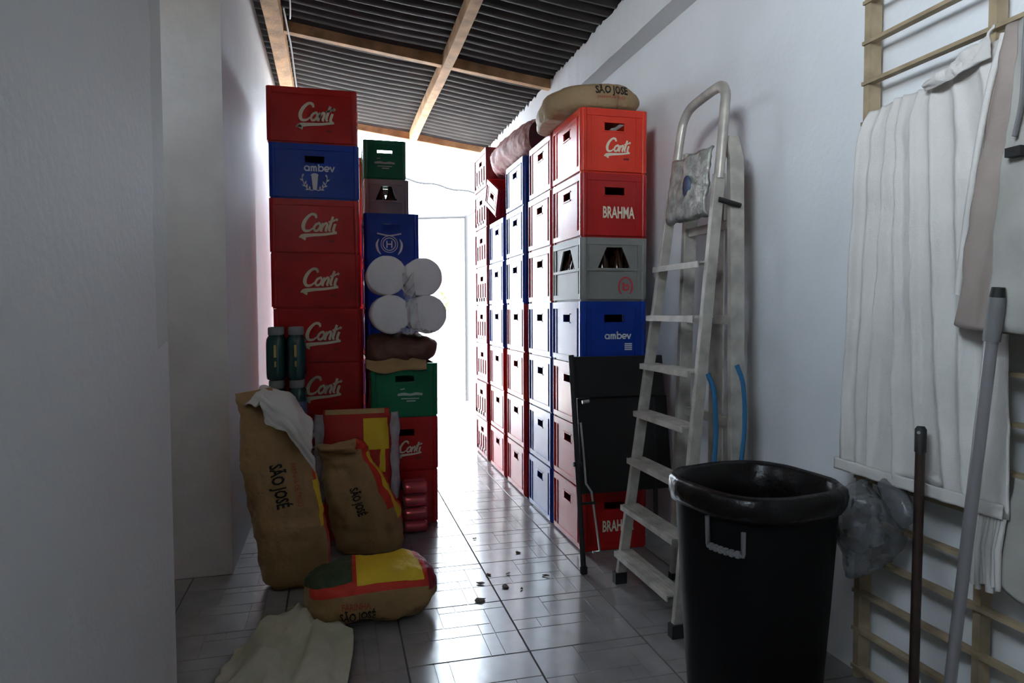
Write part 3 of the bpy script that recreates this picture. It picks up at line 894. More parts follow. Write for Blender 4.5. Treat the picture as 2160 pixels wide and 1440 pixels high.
# net sack with a dark round end on the second and third columns
ns = thing('net_sack', 'pinkish net sack with dark round end lying on top of the right crates', 'sack', (1.30, 4.55, ZT))
nb = sack('sack_body', [((1.285, 4.16, ZT + .122), .118, .115, 0), ((1.275, 4.22, ZT + .122), .128, .118, 0), ((1.255, 4.5, ZT + .122), .138, .120, 0), ((1.235, 4.8, ZT + .118), .128, .115, 0), ((1.23, 4.95, ZT + .10), .09, .09, 0), ((1.23, 5.0, ZT + .09), .03, .03, 0)],
          M['mesh'], None, floor=ZT + .001, wr=.012, seed=31, ex=2.1, n=44)
nb.parent = ns; nb.matrix_parent_inverse = Matrix.Translation((-1.30, -4.55, -ZT))
ne = MB()
n = 36
vs_ = [(1.288, 4.135, ZT + .12)]
for rr, yy in ((.06, 4.138), (.10, 4.145), (.120, 4.158), (.124, 4.175)):
    vs_ += [(1.287 + rr * math.cos(2 * PI * k / n), yy, max(ZT + .122 + rr * .97 * math.sin(2 * PI * k / n), ZT + .001)) for k in range(n)]
ne.add(vs_, [(0, 1 + k, 1 + (k + 1) % n) for k in range(n)] + [(1 + i * n + k, 1 + (i + 1) * n + k, 1 + (i + 1) * n + (k + 1) % n, 1 + i * n + (k + 1) % n) for i in range(3) for k in range(n)], True)
q = obj('sack_end', ne, M['maroonend'], ns); q.matrix_parent_inverse = Matrix.Translation((-1.30, -4.55, -ZT))
# folded brown sack on the green crate
fz = 3 * .305
bs = MB()
secs = [((.165, 3.93, fz + .075), .02, .05, PI / 2), ((.185, 3.93, fz + .075), .16, .068, PI / 2), ((.27, 3.93, fz + .085), .175, .082, PI / 2), ((.40, 3.93, fz + .082), .175, .080, PI / 2), ((.51, 3.93, fz + .072), .165, .068, PI / 2), ((.545, 3.93, fz + .06), .11, .045, PI / 2), ((.56, 3.93, fz + .055), .03, .02, PI / 2)]
bsk = sack('folded_sack', secs, M['brownsack'], 'folded brown sack bundle between the green crate and paper rolls', floor=fz + .001, wr=.016, seed=41, ex=2.6)
fp = MB()
vs_ = []
for i in range(17):
    x = .155 + .33 * i / 16
    for j in range(5):
        t = j / 4
        vs_.append((x, 3.785 - .012 * math.sin(x * 30) - .02 * t - .006, fz + .03 - t * (.045 + .035 * math.sin((x - .15) * 9)) + .012 * math.sin(x * 22)))
fp.add(vs_, [(i * 5 + j, i * 5 + j + 1, i * 5 + j + 6, i * 5 + j + 5) for i in range(16) for j in range(4)], True)
q = obj('paper_flap', fp, M['seamtape'], bsk); q.modifiers.new('thick', 'SOLIDIFY').thickness = .003

# ------------------------------------------------------------------ paper roll pack
pk = thing('paper_roll_pack', 'film-wrapped pack of four white paper rolls on the folded brown sack', 'paper rolls', (.378, 3.70, fz + .165))
rr = .107
for (px, pz, dy) in ((.270, 1.402, 0), (.466, 1.394, .01), (.288, 1.190, -.005), (.488, 1.190, .005)):
    m = MB()
    prof = [(.02, -.004), (rr * .7, -.002), (rr - .012, 0), (rr - .003, .004), (rr, .012), (rr, .29), (rr - .006, .30), (.02, .30)]
    m.lathe(prof, n=32)
    m.v = [(x, z, y) for x, y, z in m.v]
    m.f = [f[::-1] for f in m.f]
    m.v = [(x + .0025 * fbm(x * 3, y, z, 14), y, z + .0025 * fbm(z * 3, y, x, 14)) for x, y, z in m.v]
    obj('paper_roll', m, M['rollwhite'], pk, (px - .378, dy, pz - fz - .165))
fm = MB()                                                     # gathered film knot between the rolls and a strip below
def strip(pts, wd_):
    vs_ = []
    P = catmull(pts, 5)
    for i, p in enumerate(P):
        for j in range(5):
            t = j / 4 - .5
            vs_.append(p + Vector((wd_ * t, -.012 * math.cos(t * 9 + i), .02 * math.sin(i * 1.3 + j * 2))))
    fm.add(vs_, [(i * 5 + j, i * 5 + j + 1, i * 5 + j + 6, i * 5 + j + 5) for i in range(len(P) - 1) for j in range(4)], True)
zo = fz + .165
strip([(.0, -.02, 1.40 - zo), (.005, -.025, 1.34 - zo), (.01, -.028, 1.29 - zo), (.02, -.025, 1.22 - zo), (.03, -.015, 1.12 - zo)], .06)
strip([(-.03, -.012, 1.10 - zo), (.05, -.022, 1.095 - zo), (.12, -.012, 1.085 - zo)], .03)
q = obj('film_wrap', fm, M['film'], pk); q.modifiers.new('thick', 'SOLIDIFY').thickness = .001

# ------------------------------------------------------------------ can pack
cp = thing('can_pack', 'shrink-wrapped pack of red drink cans stood on end by the bottom crate', 'cans', (.402, 3.60, 0))
cm = MB().lathe([(.026, 0), (.030, .003), (.033, .012), (.033, .108), (.030, .118), (.027, .122)], n=18, cap=False)
cm.v = [(z - .061, y, x) for x, y, z in cm.v]
cme = cm.mesh('can', M['can'])
cl = MB().lathe([(.001, .003), (.024, .003), (.026, .0)], n=18, cap=False).lathe([(.027, .122), (.025, .119), (.001, .119)], n=18, cap=False)
cl.v = [(z - .061, y, x) for x, y, z in cl.v]
clm = cl.mesh('can_end', M['canend'])
for i in range(4):
    for j in range(2):
        a = obj('can', cme, parent=cp, loc=(0, .036 + j * .068, .038 + i * .0705))
        obj('can_end', clm, parent=a)
fw = MB().box(-.066, .066, -.001, .141, .001, .288)
q = bevel(obj('film_wrap', fw, film('shrink_wrap', (.75, .60, .62), .05), cp), .02, 4)

# ------------------------------------------------------------------ bottle packs behind the upright sack
bprof = [(.040, .0), (.047, .006), (.049, .03), (.049, .19), (.046, .215), (.034, .235), (.030, .242)]
bb = MB().lathe(bprof, n=20).mesh('bottle', M['greenbottle'])
cc = MB().lathe([(.036, .236), (.038, .240), (.038, .272), (.034, .278)], n=20).mesh('bottle_cap', M['capgrey'])
ll = MB().lathe([(.0496, .045), (.0496, .165)], n=20, cap=False)
llm = ll.mesh('bottle_label', M['labelblue'])
gm = MB().box(-.006, .006, -.0508, -.0488, .12, .185).box(-.004, .005, -.0508, -.0488, .07, .10)
gmm = gm.mesh('bottle_mark', M['gold'])
for k in range(4):
    z0 = .003 + k * .2815
    lb = ['pack of dark green capped bottles, lowest behind the upright sack', 'pack of dark green capped bottles, second from the floor behind the sack',
          'pack of blue-labelled bottles behind the towel, under the top pack', 'pack of dark green bottles with grey caps, topmost by the left wall'][k]
    bpk = thing('bottle_pack', lb, 'bottles', (-.262, 3.70, z0), 0, 'bottle packs by the left wall')
    for i in range(2):
        for j in range(2):
            b_ = obj('bottle', bb, parent=bpk, loc=(-.051 + .102 * i, .051 + .102 * j, 0))
            obj('bottle_cap', cc, parent=b_)
            if k == 2: obj('bottle_label', llm, parent=b_)
            else: obj('bottle_mark', gmm, parent=b_)

# ------------------------------------------------------------------ cloths
def patch(grid, nu=40, nv=40, th=.004, wr=.004, ws=14, seed=0, fold=None):
    """smooth cloth through a grid of control points (rows of points)"""
    rows = [catmull(r, max(2, nu // (len(r) - 1))) for r in grid]
    m = len(rows[0])
    cols = [catmull([r[i] for r in rows], max(2, nv // (len(rows) - 1))) for i in range(m)]
    n = len(cols[0])
    P = [[cols[i][j] for i in range(m)] for j in range(n)]
    vs_ = []
    for j in range(n):
        for i in range(m):
            p = P[j][i].copy()
            du = P[j][min(i + 1, m - 1)] - P[j][max(i - 1, 0)]
            dv = P[min(j + 1, n - 1)][i] - P[max(j - 1, 0)][i]
            nn_ = du.cross(dv)
            nn_ = nn_.normalized() if nn_.length > 1e-9 else Vector((0, 0, 1))
            d = fbm(p.x + seed, p.y, p.z, ws) * wr
            if fold: d += fold(i / (m - 1), j / (n - 1))
            vs_.append(p + nn_ * d)
    fs_ = [(j * m + i, j * m + i + 1, (j + 1) * m + i + 1, (j + 1) * m + i) for j in range(n - 1) for i in range(m - 1)]
    mb = MB(); mb.add(vs_, fs_, True)
    return mb
def cloth(name, grid, m, label=None, parent=None, th=.005, **kw):
    o = obj(name, patch(grid, **kw), m, parent)
    md = o.modifiers.new('thick', 'SOLIDIFY'); md.thickness = th; md.offset = 0
    if label: tag(o, label, 'cloth')
    return o
# white rag over the upright sack
cloth('rag', [[(-.398, 3.17, .795), (-.348, 3.17, .848), (-.304, 3.17, .880), (-.228, 3.17, .850), (-.148, 3.16, .748)],
              [(-.393, 3.09, .808), (-.329, 3.08, .845), (-.281, 3.07, .853), (-.193, 3.06, .81), (-.110, 3.06, .728)],
              [(-.330, 3.03, .830), (-.292, 3.02, .826), (-.240, 3.015, .790), (-.165, 3.00, .735), (-.108, 3.01, .650)],
              [(-.300, 3.00, .775), (-.278, 2.985, .750), (-.228, 2.98, .718), (-.165, 2.975, .665), (-.104, 2.985, .590)],
              [(-.285, 2.995, .735), (-.258, 2.978, .715), (-.208, 2.968, .690), (-.152, 2.968, .610), (-.100, 2.98, .515)]],
              M['towel'], 'white rag draped over the top of the upright flour sack', wr=.014, ws=12, seed=3,
      fold=lambda u, v: .020 * math.exp(-((v - .45 - .25 * u) / .07) ** 2) - .018 * math.exp(-((v - .58 - .25 * u) / .06) ** 2) + .008 * math.sin(u * 13 + v * 5))
# soiled cloth on the floor
cloth('floor_cloth', [[(-.40, 1.95, .02), (-.28, 1.93, .035), (-.15, 1.93, .03), (-.04, 1.94, .03), (.005, 1.95, .02)],
                      [(-.395, 2.12, .018), (-.28, 2.10, .06), (-.16, 2.10, .05), (-.05, 2.12, .05), (.018, 2.13, .03)],
                      [(-.385, 2.30, .02), (-.28, 2.28, .075), (-.16, 2.28, .06), (-.05, 2.30, .065), (.035, 2.33, .035)],
                      [(-.355, 2.47, .03), (-.27, 2.49, .065), (-.15, 2.52, .075), (-.05, 2.48, .07), (.042, 2.46, .05)],
                      [(-.33, 2.59, .012), (-.26, 2.66, .045), (-.16, 2.72, .03), (-.06, 2.60, .05), (.035, 2.53, .014)]],
      M['floorcloth'], 'soiled cream cloth crumpled on the floor at the lower left', wr=.020, ws=9, seed=8, nu=56, nv=56,
      fold=lambda u, v: .012 * math.sin(u * 17 + 5 * v) + .018 * math.exp(-((u - .3 - .2 * v) / .03) ** 2) - .014 * math.exp(-((u - .42 - .25 * v) / .03) ** 2))

# ------------------------------------------------------------------ black folding table leaning by the first column
ft = thing('folding_table', 'black folding table stood on edge between right crates and ladder', 'table', (1.08, 2.86, 0))
def lean(z): return 2.855 + .155 * z - 2.86      # y offset at height z
tp_ = MB()
def slab(x0, x1, z0, z1, dy, t, mb):
    pts = []
    for z in (z0, z1):
        for yy in (0, t):
            for x in (x0, x1): pts.append((x, lean(z) + dy + yy, z))
    mb.add(pts, [(0, 1, 3, 2), (4, 6, 7, 5), (0, 4, 5, 1), (2, 3, 7, 6), (0, 2, 6, 4), (1, 5, 7, 3)])
    return mb
bevel(obj('upper_panel', slab(.015, .48, .79, .985, .02, .02, MB()), M['tableblack'], ft), .004)
bevel(obj('lower_panel', slab(.03, .50, .34, .786, .042, .02, MB()), M['tableblack'], ft), .004)
obj('leg', MB().tube([(.002, lean(0) , .0), (.0, lean(.5), .5), (-.004, lean(.995), .995)], .013, 10), M['rubber'], ft)
obj('leg', MB().tube([(.40, lean(0.13) + .05, .13), (.42, lean(.5) + .05, .5), (.44, lean(.95) + .05, .95)], .011, 10), M['rubber'], ft)
obj('foot', MB().lathe([(.015, 0), (.018, .004), (.018, .03), (.014, .036)], (.002, -.005, 0), 12), M['rubber'], ft)
q = obj('tube_tip', MB().tube([(.028, -.03 + lean(.775), .778), (.062, -.03 + lean(.775), .782)], .009, 10), M['silver'], ft)
obj('brace', MB().tube([(.025, lean(.66), .68), (.034, lean(.5), .5), (.036, lean(.4), .40), (.062, lean(.36), .36), (.095, lean(.1) + .02, .085), (.060, lean(.1) + .02, .082)], .0055, 8), M['silver'], ft)
obj('hinge', MB().tube([(-.02, lean(.49), .49), (.02, lean(.49), .49)], .011, 8).tube([(.002, lean(.31), .31), (.08, lean(.31), .31)], .007, 8), M['rubber'], ft)

# ------------------------------------------------------------------ aluminium step ladder
ld = thing('step_ladder', 'paint-spattered aluminium step ladder leaning against the right wall', 'ladder', (1.2, 2.46, 0))
def fx(z): return .12 * z
def hw(z): return .258 - .046 * z
# each stile is a flat channel section running up
def stile(pts, wx, wy):
    m = MB(); vs_ = []
    P = [Vector(p) for p in pts]
    for p in P:
        vs_ += [p + Vector((-wx, -wy, 0)), p + Vector((wx, -wy, 0)), p + Vector((wx, wy, 0)), p + Vector((-wx, wy, 0))]
    n = len(P)
    m.add(vs_, [(i * 4 + k, i * 4 + (k + 1) % 4, i * 4 + 4 + (k + 1) % 4, i * 4 + 4 + k) for i in range(n - 1) for k in range(4)] + [(3, 2, 1, 0), (n * 4 - 4, n * 4 - 3, n * 4 - 2, n * 4 - 1)])
    return m
for sg in (-1, 1):
    st = bevel(obj('front_stile', stile([(fx(z), sg * hw(z), z) for z in (.03, .5, 1.0, 1.5, 1.72)], .022, .012), M['alu'], ld), .003)
    obj('foot', MB().box(fx(0) - .027, fx(0) + .027, sg * hw(0) - .018, sg * hw(0) + .018, 0, .05), M['rubber'], ld)
ah = hw(2.0)
arch = [(fx(1.70), hw(1.70), 1.70), (fx(1.85), hw(1.85), 1.85), (fx(1.96), ah, 1.96), (fx(2.01), ah - .010, 2.005), (fx(2.04), ah - .045, 2.040), (fx(2.05), ah - .10, 2.055),
        (fx(2.05), -ah + .09, 2.068), (fx(2.05), -ah + .035, 2.060), (fx(2.02), -ah + .006, 2.025), (fx(1.96), -ah, 1.97), (fx(1.85), -hw(1.85), 1.85), (fx(1.70), -hw(1.70), 1.70)]
obj('top_rail', MB().tube(catmull(arch, 5), .017, 10, flat=1.3), M['alu'], ld)
for i in range(7):
    z = .150 + i * .2065
    h_ = hw(z) - .008
    m = MB()
    m.box(fx(z) - .05, fx(z) + .035, -h_, h_, z - .006, z)
    m.box(fx(z) - .052, fx(z) - .046, -h_, h_, z - .022, z + .001)
    for k in range(5): m.box(fx(z) - .040 + k * .016, fx(z) - .034 + k * .016, -h_, h_, z, z + .002)
    obj('step', m, M['alu'], ld)
    o_ = MB()
pf = MB()
vs_ = []
nU, nV = 22, 26
zc = 1.46
for i in range(nU + 1):
    for j in range(nV + 1):
        y = -hw(1.7) + .028 + (2 * hw(1.7) - .056) * i / nU
        z = 1.575 + .25 * j / nV
        vs_.append((fx(z) - .022 + .010 * fbm(y * 9, z * 9, 2, 2.2) + (.02 if j == 0 else 0), y, z + .008 * fbm(y * 8, 3, z, 2)))
pf.add(vs_, [(i * (nV + 1) + j, (i + 1) * (nV + 1) + j, (i + 1) * (nV + 1) + j + 1, i * (nV + 1) + j + 1) for i in range(nU) for j in range(nV)], True)
q = obj('platform', pf, M['foil'], ld); q.modifiers.new('thick', 'SOLIDIFY').thickness = .012
q['label'] = 'crumpled foil-like spattered platform folded up'
pmk = obj('platform_mark', MB().lathe([(.001, 0), (.032, 0), (.032, .002), (.001, .002)], n=18, cap=False), M['labelblue'], ld)
pmk.matrix_local = Matrix.Translation((fx(1.70) - .036, -.005, 1.70)) @ Matrix.Rotation(-PI / 2, 4, 'Y') @ Matrix.Diagonal((1.4, 1, 1, 1))
# folded rear frame
for sg in (-1, 1):
    bevel(obj('rear_stile', stile([(.265, sg * .235, .012), (.275, sg * .20, .9), (.285, sg * .165, 1.78), (.27, sg * .15, 1.87)], .030, .014), M['alu'], ld), .004)
    obj('foot', MB().box(.235, .295, sg * .235 - .018, sg * .235 + .018, 0, .03), M['rubber'], ld)
for z in (.35, .75, 1.15, 1.52):
    obj('rear_brace', MB().box(.268, .292, -.20 + z * .03, .20 - z * .03, z, z + .035), M['alu'], ld)
obj('rear_panel', MB().box(.278, .284, -.10, .0, .30, 1.62), M['alu'], ld)
obj('pivot_bolt', MB().tube([(fx(1.62) + .0, -hw(1.62) - .016, 1.62), (.285, -hw(1.62) - .016, 1.60)], .010, 8), M['rubber'], ld)
for (y0_, x0_, z0_, z1_) in ((-.225, .15, .97, .45), (-.235, .265, 1.0, .52)):
    pts = [(x0_ - .02, y0_ - .015, z0_), (x0_ + .005, y0_ - .02, z0_ - .08), (x0_ + .012, y0_ - .02, (z0_ + z1_) / 2), (x0_ - .004, y0_ - .02, z1_ + .05), (x0_ + .04, y0_ - .02, z1_)]
    obj('strap', MB().tube(catmull(pts, 5), .010, 6, flat=.25), M['strap'], ld)

# ------------------------------------------------------------------ waste bin with black liner
wb = thing('waste_bin', 'tall black waste bin with a black liner folded over its rim', 'bin', (1.205, 1.745, 0))
def sqring(r, z, ex=3.0, n=56, rot=.15, wob=0, seed=0):
    out = []
    for k in range(n):
        t = 2 * PI * k / n
        c, s = math.cos(t), math.sin(t)
        x = math.copysign(abs(c) ** (2 / ex), c) * r; y = math.copysign(abs(s) ** (2 / ex), s) * r
        x, y = x * math.cos(rot) - y * math.sin(rot), x * math.sin(rot) + y * math.cos(rot)
        w_ = wob * noise.noise(Vector((c * 3 + seed, s * 3, z * 20))) if wob else 0
        out.append((x * (1 + w_), y * (1 + w_), z + (w_ * .12)))
    return out
def rings(rs):
    m = MB(); n = len(rs[0])
    m.add([p for r in rs for p in r], [(i * n + k, i * n + (k + 1) % n, (i + 1) * n + (k + 1) % n, (i + 1) * n + k) for i in range(len(rs) - 1) for k in range(n)], True)
    return m
rs = [sqring(.001, .002), sqring(.160, .002), sqring(.168, .01), sqring(.190, .35), sqring(.204, .60), sqring(.206, .66), sqring(.212, .68), sqring(.206, .69), sqring(.198, .66), sqring(.160, .03), sqring(.001, .025)]
obj('bin_body', rings(rs), M['black_plastic'], wb)
rs = [sqring(.217, .630, wob=.04, seed=1), sqring(.224, .645, wob=.05, seed=2), sqring(.226, .67, wob=.03, seed=3), sqring(.222, .694, wob=.02, seed=4), sqring(.210, .705, wob=.015, seed=4),
      sqring(.196, .694, wob=.02, seed=5), sqring(.190, .60, wob=.03, seed=6), sqring(.175, .35, wob=.08, seed=7), sqring(.13, .10, wob=.12, seed=8), sqring(.001, .09)]
q = obj('bin_liner', rings(rs), M['bagfilm'], wb)
q.modifiers.new('thick', 'SOLIDIFY').thickness = .002
hd = MB()
# moulded grip on the side that faces the passage
a0 = math.radians(213)
def on_bin(a, z, r): return (r * math.cos(a), r * math.sin(a), z)
def rim_r(a):
    c, s = math.cos(a - .15), math.sin(a - .15)
    return 1 / ((abs(c) ** 3 + abs(s) ** 3) ** (1 / 3))
def grip(a, z): 
    rb_ = .190 + (.204 - .190) * (z - .35) / .25
    return on_bin(a, z, rb_ * rim_r(a) + .006)
pts = [grip(a0 - .22, .625), grip(a0 - .22, .545)] + [grip(a0 - .22 + .5 * k / 8, .540) for k in range(9)] + [grip(a0 + .28, .545), grip(a0 + .28, .605)]
obj('grip', hd.tube(pts, .007, 8), M['greypipe'], wb)
rb2 = MB()
for k in range(6):
    rb2.tube([grip(a0 - .16 + .075 * k, .533), grip(a0 - .16 + .075 * k, .550)], .008, 6)
obj('grip_rib', rb2, M['greypipe'], wb)

# ------------------------------------------------------------------ wooden rack on the right wall
rk = thing('drying_rack', 'pale wooden slatted drying rack fixed to the right wall', 'rack', (1.60, 1.2, 0))
XK = 0
for y in (.56, .155, -.42):
    obj('upright', MB().box(XK - .008 if y > .3 else XK, XK + .036, y - .011, y + .011, .03, 2.75), M['rackwood'], rk)
z = .064
while z < 2.7:
    obj('slat', MB().box(XK - .014, XK + .012, -.60, .574, z - .0055, z + .0055), M['rackwood'], rk); z += .1225
for y in (.50, -.30): obj('wall_peg', MB().box(XK + .03, XR - 1.60 - .0005, y - .012, y + .012, 2.55, 2.57).box(XK + .03, XR - 1.60 - .0005, y - .012, y + .012, .42, .44), M['rackwood'], rk)

# big white towel on the rack
def tf(u, v):
    d = 0
    for (u0, u1, w_, a) in ((.02, .03, .022, .9), (.10, .12, .018, .5), (.21, .235, .020, 1.0), (.28, .42, .016, .8), (.40, .56, .018, .9), (.50, .70, .02, .6), (.66, .80, .03, .9), (.86, .90, .03, .7)):
        d -= a * .030 * math.exp(-abs((u - u0 - (u1 - u0) * v) / w_) ** 1.5) * min(1, .35 + 1.4 * v) * (1 - .45 * v * v)
    return d + .006 * math.sin(13 * u - 5 * v)
def trow(z, y0, y1, bulge, k=6):
    return [(1.568 - bulge * (.6 + .4 * math.sin(3 + i * 2.1)), y0 + (y1 - y0) * i / (k - 1), z) for i in range(k)]
g_ = [trow(1.800, 1.735, 1.26, .0), trow(1.70, 1.742, 1.255, .012), trow(1.45, 1.752, 1.25, .02), trow(1.2, 1.765, 1.245, .025), trow(.95, 1.785, 1.24, .028), trow(.72, 1.797, 1.235, .03)]
g_[0] = [(1.585, 1.735, 1.800), (1.58, 1.63, 1.812), (1.58, 1.54, 1.808), (1.575, 1.46, 1.820), (1.57, 1.38, 1.845), (1.57, 1.28, 1.862)]
g_[5] = [(x, y, z + d) for (x, y, z), d in zip(g_[5], (.0, -.015, .0, .01, -.01, -.02))]
tw = thing('towel', 'large white towel hanging on the wooden rack at right', 'towel', (1.57, 1.5, 1.8))
def to_local(o, root):
    o.parent = root; o.matrix_parent_inverse = Matrix.Translation(-Vector(root.location)); return o
to_local(cloth('towel_cloth', g_, M['towel'], nu=150, nv=50, wr=.006, ws=10, fold=tf, th=.006), tw)
hem = [(1.545 - .02, 1.742 - .0 + .0, 0)]
to_local(cloth('hem_band', [[(1.535 - .004 * (i % 2), 1.80 - .56 * i / 10, .735 + d) for i in range(11)] for d in (0, -.018, -.035)], M['towel'], nu=60, nv=6, wr=.004, ws=24), tw)
fr = MB()
for k in range(10):
    y = 1.325 - .009 * k
    fr.tube([(1.545, y, .70), (1.538 + .006 * math.sin(k * 2), y + .004, .62), (1.535, y + .004 * math.sin(k), .52 + .012 * math.sin(k * 1.7))], [.006, .008, .007], 6)
q = to_local(obj('fringe', fr, M['towel']), tw); q['kind'] = 'stuff'
# bunched second cloth over the top corner
cloth('hand_towel', [[(1.560, 1.50, 1.815), (1.555, 1.42, 1.835), (1.55, 1.36, 1.860), (1.55, 1.30, 1.885)],
                     [(1.535, 1.50, 1.805), (1.530, 1.42, 1.815), (1.53, 1.36, 1.835), (1.53, 1.30, 1.855)],
                     [(1.545, 1.50, 1.790), (1.535, 1.43, 1.79), (1.53, 1.37, 1.80), (1.535, 1.305, 1.81)]],
      M['towel'], 'rolled white hand towel over the top edge of the large towel', wr=.014, ws=22, seed=12, nu=40, nv=18)
# dingy cloth in front, at the frame edge
jk = thing('work_coat', 'dingy pinkish work coat hung on the rack at the right edge', 'coat', (1.52, 1.15, 1.85))
to_local(cloth('coat_body', [[(1.530, 1.262, 1.850), (1.525, 1.245, 1.856), (1.52, 1.20, 1.862), (1.52, 1.10, 1.862), (1.53, .96, 1.85)],
                             [(1.515, 1.285, 1.70), (1.495, 1.24, 1.70), (1.485, 1.18, 1.70), (1.49, 1.08, 1.70), (1.52, .92, 1.70)],
                             [(1.510, 1.318, 1.48), (1.485, 1.27, 1.48), (1.475, 1.20, 1.48), (1.48, 1.08, 1.48), (1.52, .90, 1.48)],
                             [(1.510, 1.340, 1.30), (1.485, 1.29, 1.30), (1.472, 1.22, 1.30), (1.48, 1.10, 1.30), (1.52, .90, 1.30)],
                             [(1.512, 1.362, 1.17), (1.490, 1.31, 1.155), (1.475, 1.23, 1.15), (1.48, 1.10, 1.14), (1.52, .90, 1.14)]],
               M['pinkcloth'], nu=50, nv=40, wr=.010, ws=8, seed=17, fold=lambda u, v: .008 * math.sin(u * 16 + v * 3)), jk)
to_local(obj('edge_piping', MB().tube(catmull([(1.528, 1.264, 1.850), (1.510, 1.288, 1.70), (1.505, 1.320, 1.48), (1.505, 1.342, 1.30), (1.508, 1.350, 1.24)], 8), .008, 8), M['towel']), jk)
to_local(cloth('coat_flap', [[(1.505, 1.205, 1.85), (1.495, 1.16, 1.86), (1.50, 1.10, 1.86)],
                             [(1.462, 1.195, 1.60), (1.458, 1.15, 1.60), (1.465, 1.06, 1.60)],
                             [(1.455, 1.215, 1.35), (1.452, 1.16, 1.35), (1.46, 1.05, 1.35)],
                             [(1.458, 1.220, 1.16), (1.455, 1.16, 1.15), (1.46, 1.05, 1.14)]], M['greycloth'], nu=24, nv=30, wr=.008, ws=10, seed=19), jk)
to_local(obj('strap', MB().tube(catmull([(1.46, 1.150, 1.93), (1.452, 1.152, 1.80), (1.445, 1.150, 1.66), (1.44, 1.160, 1.58)], 6), .008, 6, flat=.5), M['greypipe']), jk)
to_local(obj('clasp', MB().box(1.425, 1.45, 1.135, 1.17, 1.535, 1.555), M['rubber']), jk)
# darker cloth low at the edge
cloth('hanging_rag', [[(1.565, 1.235, .80), (1.56, 1.16, .80), (1.57, 1.02, .80)], [(1.555, 1.25, .65), (1.545, 1.17, .65), (1.56, 1.0, .66)], [(1.55, 1.262, .54), (1.54, 1.18, .515), (1.555, 1.0, .53)]],
      M['greycloth'], 'grey rag hanging low behind the towel at the right edge', nu=24, nv=24, wr=.008, ws=10, seed=23)

# plastic bag hung on the rack behind the bin
pb = MB()
vs_, fs_, _u = loft([((1.545, 1.68, .690), .02, .015, 1.3), ((1.54, 1.675, .665), .05, .03, 1.3), ((1.525, 1.67, .62), .105, .05, 1.3), ((1.515, 1.66, .56), .125, .06, 1.3), ((1.515, 1.645, .50), .105, .055, 1.3), ((1.52, 1.635, .455), .06, .035, 1.3), ((1.525, 1.63, .44), .015, .01, 1.3)],
                    n=30, wr=.045, seed=51, ex=2.2, k=5)
pb.add(vs_, fs_, True)
hb = tag(obj('plastic_bag', pb, M['greyfilm']), 'crumpled grey plastic bag hanging on the rack behind the bin', 'bag')
vs2, fs2, _u = loft([((1.55, 1.60, .715), .015, .01, 1.4), ((1.545, 1.58, .67), .05, .02, 1.4), ((1.54, 1.55, .62), .055, .025, 1.4), ((1.545, 1.54, .585), .02, .012, 1.4)], n=20, wr=.02, seed=55, k=4)
p2 = MB(); p2.add(vs2, fs2, True)
obj('bag_fold', p2, M['greyfilm'], hb)

# handles leaning on the rack
hn = thing('broom_handle', 'dark brown broom handle with a hanging loop leaning on the rack', 'broom', (1.45, 1.40, 0))
def L(p): return tuple(Vector(p) - Vector((1.45, 1.40, 0)))
obj('stick', MB().tube([L((1.44, 1.39, .10)), L((1.500, 1.443, .855))], .0125, 12), M['darkbrown'], hn)
obj('end_cap', MB().tube([L((1.4975, 1.4408, .825)), L((1.501, 1.444, .885)), L((1.502, 1.445, .893))], [.0145, .0145, .009], 12), M['rubber'], hn)
obj('hang_hole', MB().tube([L((1.4855, 1.436, .878)), L((1.490, 1.438, .878))], .0045, 8), M['capgrey'], hn)
obj('broom_head', MB().box(-.14, .12, -.003, .05, .002, .09), M['darkbrown'], hn)
mp = thing('mop_pole', 'grey metal mop pole with a plastic collar leaning on the rack', 'mop', (1.44, 1.33, 0))
def L2(p): return tuple(Vector(p) - Vector((1.44, 1.33, 0)))
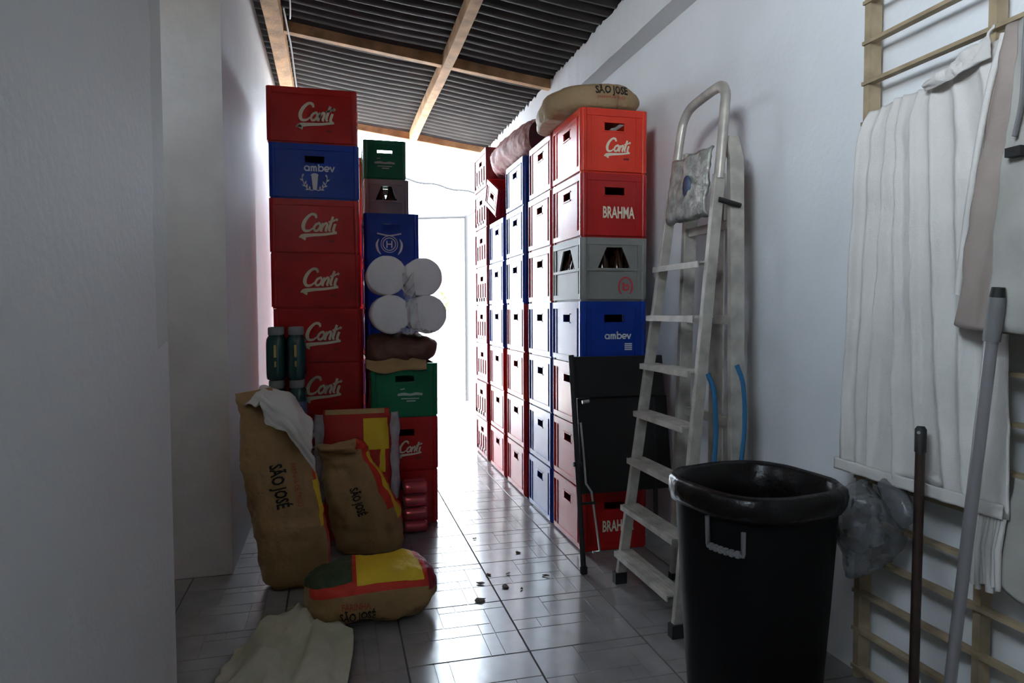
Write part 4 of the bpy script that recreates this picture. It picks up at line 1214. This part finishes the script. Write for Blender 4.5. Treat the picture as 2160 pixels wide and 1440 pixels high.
obj('pole', MB().tube([L2((1.4280, 1.3230, 0.0400)), L2((1.4332, 1.2805, 0.2642)), L2((1.4302, 1.1899, 1.1606))], .0135, 14), M['steel'], mp)
obj('collar', MB().tube([L2((1.4302, 1.1928, 1.1310)), L2((1.4292, 1.1850, 1.1951)), L2((1.4292, 1.1810, 1.2295))], [.0175, .0175, .0165], 14), M['greypipe'], mp)
obj('pole_tip', MB().tube([L2((1.4292, 1.1810, 1.2276)), L2((1.4283, 1.1781, 1.2512))], [.016, .013], 12), M['rubber'], mp)
obj('mop_head', MB().lathe([(.05, 0), (.055, .02), (.03, .06), (.016, .10)], (-.012, -.008, 0), 14), M['greycloth'], mp)

# ------------------------------------------------------------------ wires under the roof, debris on the floor
wi = tag(obj('cable', MB().tube(catmull([(-.285, 4.40, 3.06), (-.275, 4.72, 3.02), (-.270, 4.86, 3.0), (-.262, 5.4, 2.88), (-.250, 5.9, 2.93), (-.255, 6.2, 3.0)], 6), .006, 6), M['cable']), 'white cable running along the left roof beam', 'cable')
wi2 = tag(obj('cable', MB().tube(catmull([(-.19, 3.4, 3.07), (-.22, 3.8, 3.02), (-.235, 4.2, 2.995), (-.25, 4.45, 3.03), (-.26, 4.60, 3.08)], 6), .005, 6), M['cable']), 'short sagging cable under the roof by the left beam', 'cable')
rl = random.Random(4)
for (x, y, s) in ((.655, 2.95, .018), (.60, 2.86, .02), (.745, 2.94, .014), (.70, 2.80, .022), (.76, 2.76, .012), (.86, 3.19, .022), (.56, 2.69, .03), (.905, 2.87, .016), (.69, 3.45, .012)):
    m = MB()
    k = 7
    m.add([(0, 0, .006)] + [(s * rl.uniform(.5, 1) * math.cos(2 * PI * i / k) * 1.3, s * rl.uniform(.4, .8) * math.sin(2 * PI * i / k), rl.uniform(.001, .007)) for i in range(k)], [(0, 1 + i, 1 + (i + 1) % k) for i in range(k)])
    o = obj('dry_leaf', m, M['leaf'], None, (x, y, .001), rl.uniform(0, 6))
    o.modifiers.new('thick', 'SOLIDIFY').thickness = .0015
    tag(o, 'small dark dry leaf scrap on the bright floor tiles', 'leaf', 'leaf scraps on the floor')
